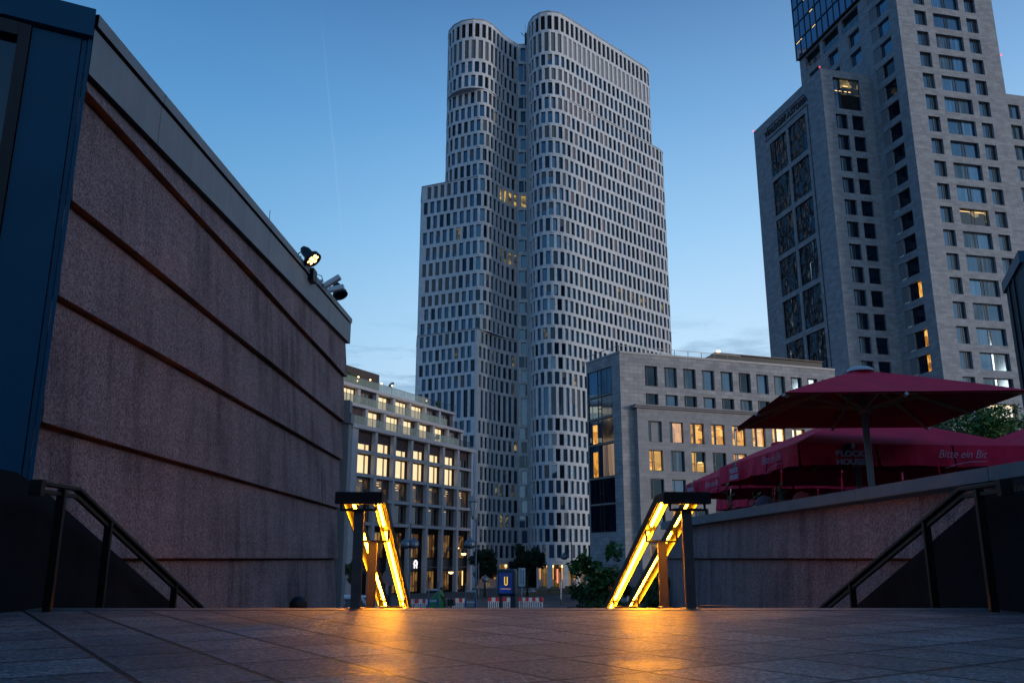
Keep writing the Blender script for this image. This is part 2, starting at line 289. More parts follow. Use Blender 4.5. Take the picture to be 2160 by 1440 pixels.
# ---------------------------------------------------------------- mesh building
class MB:
    def __init__(s): s.v = []; s.f = []; s.m = []; s.mats = []; s.sm = []
    def mi(s, mat):
        if mat not in s.mats: s.mats.append(mat)
        return s.mats.index(mat)
    def face(s, pts, mat, smooth=False):
        i = len(s.v); s.v += [tuple(p) for p in pts]; s.f.append(tuple(range(i, i + len(pts)))); s.m.append(s.mi(mat)); s.sm.append(smooth)
    def box(s, lo, hi, mat, X=None):
        x0, y0, z0 = lo; x1, y1, z1 = hi
        P = [Vector(p) for p in ((x0,y0,z0),(x1,y0,z0),(x1,y1,z0),(x0,y1,z0),(x0,y0,z1),(x1,y0,z1),(x1,y1,z1),(x0,y1,z1))]
        if X is not None: P = [X @ p for p in P]
        i = len(s.v); s.v += [tuple(p) for p in P]; k = s.mi(mat)
        for f in ((3,2,1,0),(4,5,6,7),(0,1,5,4),(1,2,6,5),(2,3,7,6),(3,0,4,7)):
            s.f.append(tuple(i + j for j in f)); s.m.append(k); s.sm.append(False)
    def bar(s, a, b, w, h, mat, up=Vector((0, 0, 1))):
        """box from a to b, w wide and h high across"""
        a, b = Vector(a), Vector(b); d = (b - a); l = d.length; d.normalize()
        x = d.cross(up).normalized(); u = x.cross(d)
        X = Matrix(((x.x, d.x, u.x, a.x), (x.y, d.y, u.y, a.y), (x.z, d.z, u.z, a.z), (0, 0, 0, 1)))
        s.box((-w/2, 0, -h/2), (w/2, l, h/2), mat, X)
    def prism(s, poly, z0, z1, mat, top=None, sides=None):
        n = len(poly)
        a = sum(poly[i][0]*poly[(i+1) % n][1] - poly[(i+1) % n][0]*poly[i][1] for i in range(n))
        if a < 0: poly = poly[::-1]
        s.face([(x, y, z1) for x, y in poly], top or mat); s.face([(x, y, z0) for x, y in poly[::-1]], mat)
        for i in range(n):
            (xa, ya), (xb, yb) = poly[i], poly[(i+1) % n]
            s.face([(xa,ya,z0),(xb,yb,z0),(xb,yb,z1),(xa,ya,z1)], mat)
    def tube(s, pts, r, mat, n=8, caps=True, smooth=True):
        pts = [Vector(p) for p in pts]; rs = r if isinstance(r, (list, tuple)) else [r] * len(pts)
        rings = []; k = s.mi(mat); ref = None
        for i, p in enumerate(pts):
            d = (pts[min(i+1, len(pts)-1)] - pts[max(i-1, 0)]).normalized()
            if ref is None:
                ref = Vector((0,0,1)) if abs(d.z) < .9 else Vector((1,0,0))
            x = d.cross(ref).normalized(); y = x.cross(d).normalized(); ref = y
            st = len(s.v)
            for j in range(n):
                a = 2*math.pi*j/n; s.v.append(tuple(p + (x*math.cos(a) + y*math.sin(a)) * rs[i]))
            rings.append(st)
        for a, b in zip(rings, rings[1:]):
            for j in range(n):
                s.f.append((a+j, b+j, b+(j+1) % n, a+(j+1) % n)); s.m.append(k); s.sm.append(smooth)
        if caps:
            s.f.append(tuple(rings[0]+j for j in range(n))); s.m.append(k); s.sm.append(False)
            s.f.append(tuple(rings[-1]+j for j in range(n))[::-1]); s.m.append(k); s.sm.append(False)
    def lathe(s, prof, mat, X=None, n=20, smooth=True):
        k = s.mi(mat); st = len(s.v)
        for (r_, z) in prof:
            for j in range(n):
                a = 2*math.pi*j/n; p = Vector((r_*math.cos(a), r_*math.sin(a), z)); s.v.append(tuple(X @ p if X is not None else p))
        for i in range(len(prof)-1):
            for j in range(n):
                a = st+i*n; b = a+n
                s.f.append((a+j, a+(j+1) % n, b+(j+1) % n, b+j)); s.m.append(k); s.sm.append(smooth)
    def disc(s, c, nrm, r, th, mat, n=24, mat2=None):
        nrm = Vector(nrm).normalized(); q = nrm.to_track_quat('Z', 'Y').to_matrix().to_4x4(); X = Matrix.Translation(Vector(c)) @ q
        k = s.mi(mat); st = len(s.v)
        for z in (0, th):
            for j in range(n):
                a = 2*math.pi*j/n; s.v.append(tuple(X @ Vector((r*math.cos(a), r*math.sin(a), z))))
        for j in range(n):
            s.f.append((st+j, st+(j+1) % n, st+n+(j+1) % n, st+n+j)); s.m.append(k); s.sm.append(False)
        s.f.append(tuple(st+j for j in range(n))[::-1]); s.m.append(k); s.sm.append(False)
        s.f.append(tuple(st+n+j for j in range(n))); s.m.append(s.mi(mat2 or mat)); s.sm.append(False)
    def build(s, name, parent=None, uv=True, bevel=0):
        me = bpy.data.meshes.new(name); me.from_pydata(s.v, [], s.f)
        for m in s.mats: me.materials.append(M[m] if isinstance(m, str) else m)
        me.polygons.foreach_set('material_index', s.m); me.polygons.foreach_set('use_smooth', s.sm)
        if uv:
            ul = me.uv_layers.new(name='UVMap'); dat = []
            V = me.vertices
            for pl in me.polygons:
                n = pl.normal
                if abs(n.z) > .75:
                    for vi in pl.vertices: c = V[vi].co; dat += [c.x, c.y]
                else:
                    h = math.hypot(n.x, n.y); tx, ty = -n.y / h, n.x / h
                    for vi in pl.vertices: c = V[vi].co; dat += [c.x*tx + c.y*ty, c.z]
            ul.data.foreach_set('uv', dat)
        o = bpy.data.objects.new(name, me); COL.objects.link(o)
        if parent is not None: o.parent = parent
        if bevel:
            b = o.modifiers.new('bevel', 'BEVEL'); b.width = bevel; b.segments = 2; b.limit_method = 'ANGLE'
        return o
def tag(o, label=None, cat=None, group=None, kind=None):
    if label: o['label'] = label
    if cat: o['category'] = cat
    if group: o['group'] = group
    if kind: o['kind'] = kind
    return o
def empty(name, loc=(0, 0, 0), rz=0, **kw):
    o = bpy.data.objects.new(name, None); COL.objects.link(o); o.location = loc; o.rotation_euler = (0, 0, rz); o.empty_display_size = .2
    return tag(o, **kw)
def copy_tree(o, parent=None):
    c = o.copy(); COL.objects.link(c)
    if parent is not None: c.parent = parent
    for ch in list(o.children): copy_tree(ch, c)
    return c
def text(name, body, size, mat, X, parent=None, ext=.02, shear=0, sx=1.0, font_off=0):
    cu = bpy.data.curves.new(name, 'FONT'); cu.body = body; cu.size = size; cu.extrude = ext; cu.shear = shear; cu.align_x = 'CENTER'; cu.offset = font_off
    tmp = bpy.data.objects.new(name + '_curve', cu); COL.objects.link(tmp)
    dg = bpy.context.evaluated_depsgraph_get(); me = bpy.data.meshes.new_from_object(tmp.evaluated_get(dg))
    COL.objects.unlink(tmp); bpy.data.objects.remove(tmp)
    me.transform(X @ Matrix.Diagonal((sx, 1, 1, 1))); me.materials.clear(); me.materials.append(M[mat])
    o = bpy.data.objects.new(name, me); COL.objects.link(o)
    if parent is not None: o.parent = parent
    return o
def frame_on(A, n, up=Vector((0, 0, 1))):
    """matrix whose x runs along the wall (left to right seen from outside), y up, z out"""
    n = Vector(n).normalized(); x = up.cross(n).normalized(); y = n.cross(x)
    return Matrix(((x.x, y.x, n.x, A[0]), (x.y, y.y, n.y, A[1]), (x.z, y.z, n.z, A[2]), (0, 0, 0, 1)))
m_ = lambda k: M[k].name

# ---------------------------------------------------------------- facade generator
class Path:
    def __init__(s, P):
        s.P = [Vector(p) for p in P]; s.c = [0]
        for a, b in zip(s.P, s.P[1:]): s.c.append(s.c[-1] + (b - a).length)
        s.L = s.c[-1]
    def pt(s, t):
        for i in range(len(s.P) - 1):
            if t <= s.c[i+1] or i == len(s.P) - 2:
                k = (t - s.c[i]) / (s.c[i+1] - s.c[i]); return s.P[i].lerp(s.P[i+1], k)
def facade(mb, path, rows, depth, mat, out, reveal=None):
    """rows: (z0, z1, [(s0, s1, wz0, wz1, kind)]). Adds the wall with recessed openings to mb, and each opening to out."""
    reveal = reveal or mat
    for z0, z1, wins in rows:
        wins = sorted(wins); t = 0.0
        spans = []
        for wn in wins:
            if wn[0] > t + 1e-4: spans.append((t, wn[0], None))
            spans.append((wn[0], wn[1], wn)); t = wn[1]
        if t < path.L - 1e-4: spans.append((t, path.L, None))
        for a, b, wn in spans:
            if wn is None:
                ks = [a] + [c for c in path.c if a + .02 < c < b - .02] + [b]
                for p, q in zip(ks, ks[1:]):
                    A, B = path.pt(p), path.pt(q)
                    mb.face([(A.x,A.y,z0),(B.x,B.y,z0),(B.x,B.y,z1),(A.x,A.y,z1)], mat)
            else:
                A, B = path.pt(a), path.pt(b); d = (B - A); n = Vector((d.y, -d.x)).normalized()
                w0, w1 = wn[2], wn[3]; I, J = A - n*depth, B - n*depth
                mb.face([(A.x,A.y,z0),(B.x,B.y,z0),(B.x,B.y,w0),(A.x,A.y,w0)], mat)
                mb.face([(A.x,A.y,w1),(B.x,B.y,w1),(B.x,B.y,z1),(A.x,A.y,z1)], mat)
                mb.face([(A.x,A.y,w0),(B.x,B.y,w0),(J.x,J.y,w0),(I.x,I.y,w0)], reveal)
                mb.face([(I.x,I.y,w1),(J.x,J.y,w1),(B.x,B.y,w1),(A.x,A.y,w1)], reveal)
                mb.face([(A.x,A.y,w0),(I.x,I.y,w0),(I.x,I.y,w1),(A.x,A.y,w1)], reveal)
                mb.face([(J.x,J.y,w0),(B.x,B.y,w0),(B.x,B.y,w1),(J.x,J.y,w1)], reveal)
                out.append((I, J, w0, w1, n, wn[4]))
def quad(mb, I, J, z0, z1, n, off, mat, tilt=0):
    a, b = I + n*(off + random.uniform(-tilt, tilt)), J + n*(off + random.uniform(-tilt, tilt))
    k = random.uniform(-tilt, tilt)
    mb.face([(a.x,a.y,z0),(b.x,b.y,z0),(b.x+n.x*k,b.y+n.y*k,z1),(a.x+n.x*k,a.y+n.y*k,z1)], mat)
def frame_into(mb, I, J, z0, z1, n, w, mat, mull=(), trans=(), proud=.05, off=.03):
    L_ = (J - I).length; d = (J - I) / L_
    def bx(s0, s1, a, b, pr=proud):
        P = I + d*s0 + n*off; Q = I + d*s1 + n*off; P2, Q2 = P + n*pr, Q + n*pr
        mb.face([(P2.x,P2.y,a),(Q2.x,Q2.y,a),(Q2.x,Q2.y,b),(P2.x,P2.y,b)], mat)
        mb.face([(P.x,P.y,a),(P2.x,P2.y,a),(P2.x,P2.y,b),(P.x,P.y,b)], mat)
        mb.face([(Q2.x,Q2.y,a),(Q.x,Q.y,a),(Q.x,Q.y,b),(Q2.x,Q2.y,b)], mat)
        mb.face([(P.x,P.y,a),(Q.x,Q.y,a),(Q2.x,Q2.y,a),(P2.x,P2.y,a)], mat)
        mb.face([(P2.x,P2.y,b),(Q2.x,Q2.y,b),(Q.x,Q.y,b),(P.x,P.y,b)], mat)
    bx(.002, w, z0, z1); bx(L_ - w, L_ - .002, z0, z1); bx(w, L_ - w, z0, z0 + w); bx(w, L_ - w, z1 - w, z1)
    for f in mull: bx(f*L_ - w/2, f*L_ + w/2, z0 + w, z1 - w, proud*.9)
    for (fa, fb, fz) in trans: bx(fa*L_ + w*.6, fb*L_ - w*.6, z0 + (z1-z0)*fz - w*.4, z0 + (z1-z0)*fz + w*.4, proud*.8)
def windows(root, items, style, cap=100):
    """the openings that show largest become parts of their own (frame, with the pane as its child); the rest one part"""
    def size(it):
        I, J, a, b, n, k = it; c = (I + J) / 2; v = -c.normalized()
        return (J - I).length * (b - a) * max(.02, n.dot(v)) / c.length_squared
    items = sorted(items, key=size, reverse=True)
    rest = MB()
    for i, it in enumerate(items):
        if i < cap:
            fm, pm = MB(), MB(); style(it, fm, pm); o = fm.build('window', root, uv=False)
            if pm.f: pm.build('pane', o, uv=False)
        else: style(it, rest, rest)
    if rest.f: tag(rest.build('window', root, uv=False), kind='stuff')

# ================================================================ THE SETTING
ZP = -.42                                  # plaza level
def zst(y): return -3.7 if y < 60 else (-3.7 - (y - 60) * .0162 if y < 165 else -5.4)
g = MB()
ys = [16, 60, 80, 110, 140, 165, 400, 1500]
for a, b in zip(ys, ys[1:]):
    g.face([(-900, a, zst(a)), (900, a, zst(a)), (900, b, zst(b)), (-900, b, zst(b))], 'asphalt')
g.face([(-900, -300, -3.7), (900, -300, -3.7), (900, 16, -3.7), (-900, 16, -3.7)], 'asphalt')
tag(g.build('ground'), kind='structure')
g = MB()                                   # pavement with a kerb in front of the far buildings
for (x0, x1, ya, yb) in ((-34, 60, 148, 161),):
    for a, b in ((ya, yb),):
        g.face([(x0, a, zst(a)+.13), (x1, a, zst(a)+.13), (x1, b, zst(b)+.13), (x0, b, zst(b)+.13)], 'paving')
        g.face([(x0, a, zst(a)-.1), (x1, a, zst(a)-.1), (x1, a, zst(a)+.13), (x0, a, zst(a)+.13)], 'nosing')
tag(g.build('pavement'), kind='structure')
g = MB()
for y in (72, 78, 90, 128):
    for k in range(9):
        x = -26 + k*6.5; g.face([(x, y, zst(y)+.006), (x+3.2, y, zst(y)+.006), (x+3.2, y+.22, zst(y+.22)+.006), (x, y+.22, zst(y+.22)+.006)], 'white_paint')
tag(g.build('road_markings'), kind='structure')
g = MB()
g.box((-60, -30, ZP-.3), (60, 7.42, ZP), 'slabs')
tag(g.build('plaza'), kind='structure')
g = MB()
g.box((-4.28, 7.424, ZP-.3), (4.4, 7.72, ZP+.004), 'nosing')
tag(g.build('plaza_edge'), kind='structure')
g = MB()
STEP_Y, STEP_Z, NS = .45, .149, 22
for k in range(NS):
    y0 = 7.723 + k*STEP_Y; z = ZP - (k+1)*STEP_Z
    g.box((-4.28, y0, -3.9), (4.4, y0 + STEP_Y - .002, z), 'nosing')
tag(g.build('staircase'), kind='structure')
def zs(y): return ZP - STEP_Z * (math.floor((y - 7.723) / STEP_Y) + 1) if y > 7.723 else ZP

# ---------------------------------------------------------------- left pavilion: pebble-dash courses, metal front, cornice
X0, YN, YF = -4.3, 7.62, 21.4
pav = empty('pebbledash_pavilion', (X0, YN, ZP), label='low building on the left with purple-grey pebble-dash courses and a grey metal roof edge', cat='building')
T0 = pav.matrix_world
def child(mb, name, root, **kw):
    """build in world coordinates under a thing whose Empty stands at its base"""
    o = mb.build(name, root, **{k: v for k, v in kw.items() if k in ('uv', 'bevel')}); o.matrix_parent_inverse = Matrix.Translation(root.location).inverted() if root.rotation_euler.z == 0 else root.matrix_basis.inverted()
    return o
lv = [-3.8, -2.55, -1.3, 0.0, 1.185, 2.375, 3.325, 4.48]
pr_, gap = .085, .035
for i, (a, b) in enumerate(zip(lv, lv[1:] + [None])):
    mb = MB(); n_ = 14
    for k in range(n_):
        ya = YN + (YF - YN)*k/n_; yb = YN + (YF - YN)*(k+1)/n_
        def zt(y): return (4.66 + .72*(y - YN)/(YF - YN) + .05) if b is None else b - gap
        def wob(y): return .010*math.sin(y*1.1 + i*1.7)
        top = lambda y: (X0, y, zt(y)); bot = lambda y: (X0 + pr_ + wob(y), y, a); inn = lambda y: (X0 - .02, y, a); lo = lambda y: (X0 - .02, y, a - gap - .01)
        mb.face([bot(ya), bot(yb), top(yb), top(ya)], 'pebble')
        mb.face([inn(ya), inn(yb), bot(yb), bot(ya)], 'rust')
        mb.face([lo(ya), lo(yb), inn(yb), inn(ya)], 'rust')
    for yy in (YN, YF):
        mb.face([(X0-.3, yy, a), (X0+pr_, yy, a), (X0, yy, zt(yy)), (X0-.3, yy, zt(yy))], 'pebble')
        mb.face([(X0-.3, yy, a-gap), (X0-.02, yy, a-gap), (X0-.02, yy, a), (X0-.3, yy, a)], 'rust')
    child(mb, 'wall_panel', pav)
# end wall and body behind
DIRB = Vector((-.889, -.458))
c0 = Vector((X0 - .02, YN - .02))
mb = MB(); far = (X0 - 9, YF - .02); 
mb.prism([(X0-.025, YN+.05), (X0-.025, YF-.02), far, (X0 - 9, YN - 4)], -3.9, 4.62, 'pebble')
child(mb, 'core_wall', pav)
# metal cornice following the wall, rising to the far end, and folding round onto the front
def cz(y, o): return o + .72*(y - YN)/(YF - YN)
mb = MB()
seams = [YN-.05, 9.25, 13.9, 18.9, YF+.12]
XC = X0 + .10
for a, b in zip(seams, seams[1:]):
    a2, b2 = a + .006, b - .006
    for (zo0, zo1, xo, mt) in ((4.66, 5.16, XC, 'cornice'), (5.19, 5.32, XC + .03, 'cornice')):
        mb.face([(xo, a2, cz(a2, zo0)), (xo, b2, cz(b2, zo0)), (xo, b2, cz(b2, zo1)), (xo, a2, cz(a2, zo1))], mt)
mb.face([(XC-.012, YN-.04, cz(YN, 4.665)), (XC-.012, YF+.1, cz(YF+.1, 4.665)), (XC-.012, YF+.1, cz(YF+.1, 5.30)), (XC-.012, YN-.04, cz(YN, 5.30))], 'black')
mb.face([(X0-.1, YN-.05, cz(YN, 4.66)), (X0-.1, YF+.12, cz(YF+.12, 4.66)), (XC, YF+.12, cz(YF+.12, 4.66)), (XC, YN-.05, cz(YN-.05, 4.66))], 'black')
mb.face([(X0-2, YF+.12, cz(YF+.1, 4.66)), (X0-2, YF+.12, cz(YF, 5.30)), (XC, YF+.12, cz(YF+.1, 5.30)), (XC, YF+.12, cz(YF+.1, 4.66))], 'cornice')
mb.face([(XC+.03, YN-.05, cz(YN, 5.32)), (XC+.03, YF+.14, cz(YF+.1, 5.32)), (X0-3, YF+.14, cz(YF+.1, 5.32)), (X0-3, YN-.05, cz(YN, 5.32))], 'cornice')
child(mb, 'cornice', pav)
# blue metal front running back towards the camera
FR = Vector((XC, YN - .06)); d2 = DIRB.normalized(); n2 = Vector((d2.y, -d2.x)); n2 = Vector((.458, -.889))
def fr(s, o=0): p = FR + d2*s + n2*o; return p
mb = MB()
def panel(mb, s0, s1, z0, z1, o, mat, zb0=None, zb1=None, th=.05):
    a, b = fr(s0, o), fr(s1, o); a2, b2 = fr(s0, o-th), fr(s1, o-th)
    mb.face([(a.x,a.y,z0),(a.x,a.y,z1),(b.x,b.y,z1),(b.x,b.y,z0)], mat)
    mb.face([(a.x,a.y,z0),(a2.x,a2.y,z0),(a2.x,a2.y,z1),(a.x,a.y,z1)], mat)
    mb.face([(b.x,b.y,z0),(b2.x,b2.y,z0),(b2.x,b2.y,z1),(b.x,b.y,z1)], mat)
    mb.face([(a.x,a.y,z0),(b.x,b.y,z0),(b2.x,b2.y,z0),(a2.x,a2.y,z0)], mat)
panel(mb, 0, .035, .1, 5.02, .02, 'blue_metal'); panel(mb, .042, .085, .1, 5.0, .0, 'blue_metal')
panel(mb, .095, .52, ZP, 5.0, .01, 'blue_metal')
panel(mb, .64, 8, ZP, .35, .0, 'blue_metal'); panel(mb, 2.9, 3.1, .35, 5.0, .03, 'blue_metal')
panel(mb, 5.2, 5.4, .35, 5.0, .03, 'blue_metal')
child(mb, 'metal_front', pav)
mb = MB(); panel(mb, 0, 9, 5.03, 5.33, .07, 'blue_metal', th=.4); child(mb, 'roof_band', pav)
mb = MB(); panel(mb, .53, .63, ZP, 5.0, .04, 'black', th=.12); panel(mb, .63, 9, 4.86, 5.0, .05, 'black', th=.1); child(mb, 'window_frame', pav)
mb = MB(); panel(mb, .63, 9, .3, 4.9, -.04, 'glass_b'); child(mb, 'window', pav)
# black granite cheek wall of the stairs
def cheek(name, x0, x1, label, pts):
    mb = MB()
    L_ = [(y, z) for y, z in pts]; base_ = -3.9
    for (ya, za), (yb, zb) in zip(L_, L_[1:]):
        for x in (x0, x1): mb.face([(x, ya, base_), (x, yb, base_), (x, yb, zb), (x, ya, za)], 'cheek')
        mb.face([(x0, ya, za), (x1, ya, za), (x1, yb, zb), (x0, yb, zb)], 'cheek')
    ya, za = L_[0]; yb, zb = L_[-1]
    mb.face([(x0, ya, base_), (x1, ya, base_), (x1, ya, za), (x0, ya, za)], 'cheek'); mb.face([(x0, yb, base_), (x1, yb, base_), (x1, yb, zb), (x0, yb, zb)], 'cheek')
    return tag(mb.build(name), label=label, cat='stair wall')
cheek('stair_wall', X0 + .1, -4.05, 'black granite cheek wall of the stairs under the pebble-dash building', [(5.6, .70), (7.05, .68), (7.55, .55), (17.8, -3.0)])
cheek('stair_wall', 4.07, 4.24, 'black granite cheek wall of the stairs below the umbrella terrace', [(2.0, .55), (7.45, .52), (17.8, -3.0)])
# concrete shaft with a bracket at the far end of the pebble-dash wall
mb = MB(); mb.box((-4.42, 21.75, -3.8), (-4.17, 22.1, 3.95), 'cornice'); mb.box((-4.60, 21.7, 3.35), (-4.12, 22.15, 3.62), 'cornice'); mb.box((-4.68, 21.55, -3.8), (-4.46, 21.75, 4.0), 'cornice')
tag(mb.build('concrete_shaft'), label='slim grey shaft with a bracket just past the far end of the pebble-dash wall', cat='pillar')

# ---------------------------------------------------------------- right: terrace wall, coping, terrace
ter = empty('terrace_wall', (4.4, 14, ZP), label='low pebble-dash terrace wall with a pale stone coping on the right of the stairs', cat='wall')
XR, YR0, YR1 = 4.34, 2.0, 24.6
def rz(y, a, b): return a + (b - a)*(y - 7.0)/(20.0 - 7.0)
for i, (a, b) in enumerate(((-3.8, -2.5), (-2.5, -1.25), (-1.25, 0.0), (0.0, None))):
    mb = MB(); n_ = 10
    for k in range(n_):
        ya = YR0 + (YR1-YR0)*k/n_; yb = YR0 + (YR1-YR0)*(k+1)/n_
        top = lambda y: (XR, y, rz(y, .62, .74) if b is None else b - .03)
        mb.face([top(ya), top(yb), (XR-.07, yb, a), (XR-.07, ya, a)], 'pebble')
        mb.face([(XR-.07, ya, a), (XR-.07, yb, a), (XR+.02, yb, a), (XR+.02, ya, a)], 'rust')
        mb.face([(XR+.02, ya, a), (XR+.02, yb, a), (XR+.02, yb, a-.04), (XR+.02, ya, a-.04)], 'rust')
    mb.face([(XR-.07, YR1, a), (XR+.3, YR1, a), (XR+.3, YR1, top(YR1)[2]), (XR, YR1, top(YR1)[2])], 'pebble')
    child(mb, 'wall_panel', ter)
mb = MB()
js = [YR0, 5.0, 7.6, 10.6, 14.2, 18.0, 21.5, YR1+.08]
for a, b in zip(js, js[1:]):
    a2, b2 = a + .006, b - .006; xi, xo = XR - .14, XR + .32
    P = [(xi, a2, rz(a2, .655, .745)), (xo, a2, rz(a2, .655, .745)), (xo, b2, rz(b2, .655, .745)), (xi, b2, rz(b2, .655, .745))]
    Q = [(xi, a2, rz(a2, .775, .93)), (xo, a2, rz(a2, .775, .93)), (xo, b2, rz(b2, .775, .93)), (xi, b2, rz(b2, .775, .93))]
    mb.face(Q, 'coping'); mb.face(P[::-1], 'coping')
    for i in range(4): j = (i+1) % 4; mb.face([P[i], P[j], Q[j], Q[i]], 'coping')
child(mb, 'coping', ter)
mb = MB(); mb.prism([(XR+.03, 1.5), (XR+.03, 24.4), (11, 36), (34, 36), (34, 1.5)], -3.85, .16, 'paving')
tag(mb.build('terrace'), kind='structure')

# green-metal pavilion far right
kio = empty('green_metal_pavilion', (18.1, 30, ZP), label='dark green metal building cut off by the right edge of the photo', cat='building')
ka = Vector((18.15, 30.0)); kd = Vector((-.368, -.93)).normalized(); kb = ka + kd*3.6
mb = MB(); mb.prism([tuple(ka), tuple(kb), (30, 26), (30, 32)], .1, 9.45, 'teal_metal'); child(mb, 'wall', kio)
mb = MB()
for t in (0.9, 1.9): 
    p = ka + kd*t; n = Vector((-.93, .368)); q = p + n*.05
    mb.box((q.x-.03, q.y-.03, .2), (q.x+.03, q.y+.03, 9.4), 'black')
child(mb, 'seam_strip', kio)
mb = MB(); n = Vector((-.93, .368)); a, b = ka + n*.1 - kd*.1, kb + n*.1
mb.prism([tuple(a), tuple(b), (30, 26), (30, 32.2)], 9.45, 9.85, 'blue_metal'); child(mb, 'roof_band', kio)

# ---------------------------------------------------------------- UPPER tower: two rounded slabs
def bnds(ws, ztop, zbot):
    b = [ztop] + [(ws[i][1] + ws[i+1][0]) / 2 for i in range(len(ws)-1)] + [zbot]
    return [(b[i+1], b[i], ws[i]) for i in range(len(ws))]
WR = [(113.0,109.64),(108.93,104.39),(103.69,101.1),(100.41,97.67),(96.99,94.27),(93.59,90.9),(90.23,87.63),(86.97,84.26),(83.54,80.82),(80.07,77.42),(76.71,73.88),(73.24,70.54),(69.93,67.1),(66.41,63.67),(62.89,60.11),(59.41,56.6),(55.84,53.12),(52.36,50.12),(49.52,47.14),(46.49,44.2),(43.61,41.27),(40.55,38.23),(37.71,35.36),(34.79,32.37),(31.82,26.4),(25.77,23.41),(22.78,20.6),(19.98,17.6),(16.95,14.44),(14.08,11.71),(11.1,8.7),(8.16,5.86),(5.27,2.91),(2.38,.04)]
ROWS = bnds(WR, 113.95, -.62)
R_up = [(3.3,173.2),(3.35,168.5),(3.65,165.2),(4.5,163.0),(6.0,161.5),(8.0,160.9),(10.2,161.6),(12.2,163.3),(32.0,182.7),(33.1,184.4),(33.3,187.5)]
R_lo = R_up[:8] + [(35.4,186.0),(36.4,187.8),(36.4,191)]
R_lo = R_up[:8] + [(34.9,185.5),(36.1,187.4),(36.2,190.5)]
L_T = [(-13.4,176),(-14.5,171.2),(-14.1,168.2),(-12.8,165.9),(-10.8,164.3),(-8.4,163.7),(-6.2,164.1),(-4.6,165.4),(-3.2,167.5),(-1.5,170.3),(.35,172.3),(1.35,173.3)]
L_M = [(-13.4,176),(-14.5,171.2),(-14.1,168.8),(-12.9,167.2),(-11.2,166.2),(-7.0,164.3),(-5.7,164.5),(-4.7,165.5),(-3.4,167.5),(-1.6,170.3),(.35,172.3),(1.35,173.3)]
L_L = [(-20.4,178),(-19.3,169.7),(-7.0,164.3)] + L_M[6:]
L_B = [(-20.5,178),(-19.4,169.4),(-6.9,163.0),(-5.0,166.1),(-2.6,169.7),(-.2,172.0),(1.35,173.3)]
tw = empty('high_rise_tower', (8, 165, -5.4), label='tall pale tower of two rounded slabs with staggered narrow windows, mid-photo', cat='tower')
walls = {}; items = []
PITCH = 1.50
def kindfor(r, cx, cy, side):
    q = random.random()
    if r == 0: return 'void'
    if r == 1: return 'pale' if side == 'R' and cx > 10.3 else ('blind' if (side == 'R' or cx < -4.5) else 'b')
    if side == 'R':
        if r == 3 and cx < 15: return 'blind'
        if r == 7 and cx < 9.5 and cx > 4: return 'blind'
        if cx > 11 and 3 <= r <= 13:
            if (r in (3, 4, 5) and cx < 19 and q < .75) or (r in (6, 7, 8) and q < .30) or q < .07: return 'mauve'
        if cx > 11 and r in (16, 17) and 20 < cx < 34: return 'lit_dim' if q < .5 else 'c'
        if r in (10, 11, 12) and cx < 9: return 'half'
        if cx > 30 and r in (18, 19) and q < .5: return 'mauve'
    else:
        if cx < -10.5 and r in (14, 15, 16, 17): return 'blind' if r != 14 else 'half'
        if r == 10 and cx > -2.3: return 'lit'
        if r == 14 and cx > -2.5: return 'lit_dim'
        if cx < -10 and 7 <= r <= 11 and q < .3: return 'blind'
        if r == 21 and cx > 0: return 'lit_dim'
        if r in (31, 29) and -3 < cx < 2 and q < .5: return 'lit_dim'
    if q < .012: return 'lit_dim'
    if q < .05: return 'half'
    if q < .09: return 'c'
    if q < .14: return 'blind'
    return 'a' if q < .72 else 'b'
def zone(Pl, r0, r1, side, mb):
    pa = Path(Pl); rows = []
    for r in range(r0, r1):
        z0, z1, (wt, wb) = ROWS[r]
        n = int(pa.L / PITCH); p = pa.L / n; off = (.5 if r % 2 else 0.0)
        ws = []
        for k in range(-1, n + 1):
            c = (k + .5 + off) * p
            a, b = c - .49, c + .49
            if a < .12 or b > pa.L - .12: continue
            # corners of the sharp lower block stay solid
            if any(a - .12 < q < b + .12 for q, v0, v1 in sharp(pa)): 
                continue
            P = pa.pt(c); ws.append((a, b, wb, wt, (kindfor(r, P.x, P.y, side), r)))
        rows.append((z0, z1, ws))
    facade(mb, pa, rows, .36, 'panel', items)
def sharp(pa):
    o = []
    for i in range(1, len(pa.P) - 1):
        d1 = (pa.P[i] - pa.P[i-1]).normalized(); d2_ = (pa.P[i+1] - pa.P[i]).normalized()
        if d1.dot(d2_) < .72: o.append((pa.c[i], d1, d2_))
    return o
mL, mR = MB(), MB()
zone(L_T, 0, 4, 'L', mL); zone(L_M, 4, 10, 'L', mL); zone(L_L, 10, 20, 'L', mL); zone(L_B, 20, 34, 'L', mL)
_rw = []
for r in range(34):
    z0, z1, (wt, wb) = ROWS[r]; c = .68 if r % 2 else 1.15
    _rw.append((z0, z1, [(c-.55, c+.55, wb, wt, (random.choice('aab') if r != 10 else 'lit', r))] + ([(1.45, 1.8, wb, wt, ('b', r))] if r % 2 else [])))
facade(mL, Path([(1.35,173.3),(3.3,173.2)]), _rw, .36, 'panel', items)
zone(R_up, 0, 5, 'R', mR); zone(R_lo, 5, 34, 'R', mR)
def cap(mb, P, back, z, mat='cornice'):
    mb.face([(x, y, z) for x, y in (list(P) + back)], mat)
cap(mL, L_T + [(3.3,173.2)], [(3.3,200),(-8,200)], 113.95); cap(mL, L_M, [(3.3,200),(-8,200)], ROWS[3][0]+.01); cap(mL, L_L, [(0,200),(-14,200)], ROWS[9][0]+.01); cap(mL, L_B, [(0,200),(-14,200)], ROWS[19][0]+.01)
cap(mR, R_up, [(16,205),(3.3,200)], 113.96); cap(mR, R_lo, [(18,208),(3.3,200)], ROWS[4][0]+.01)
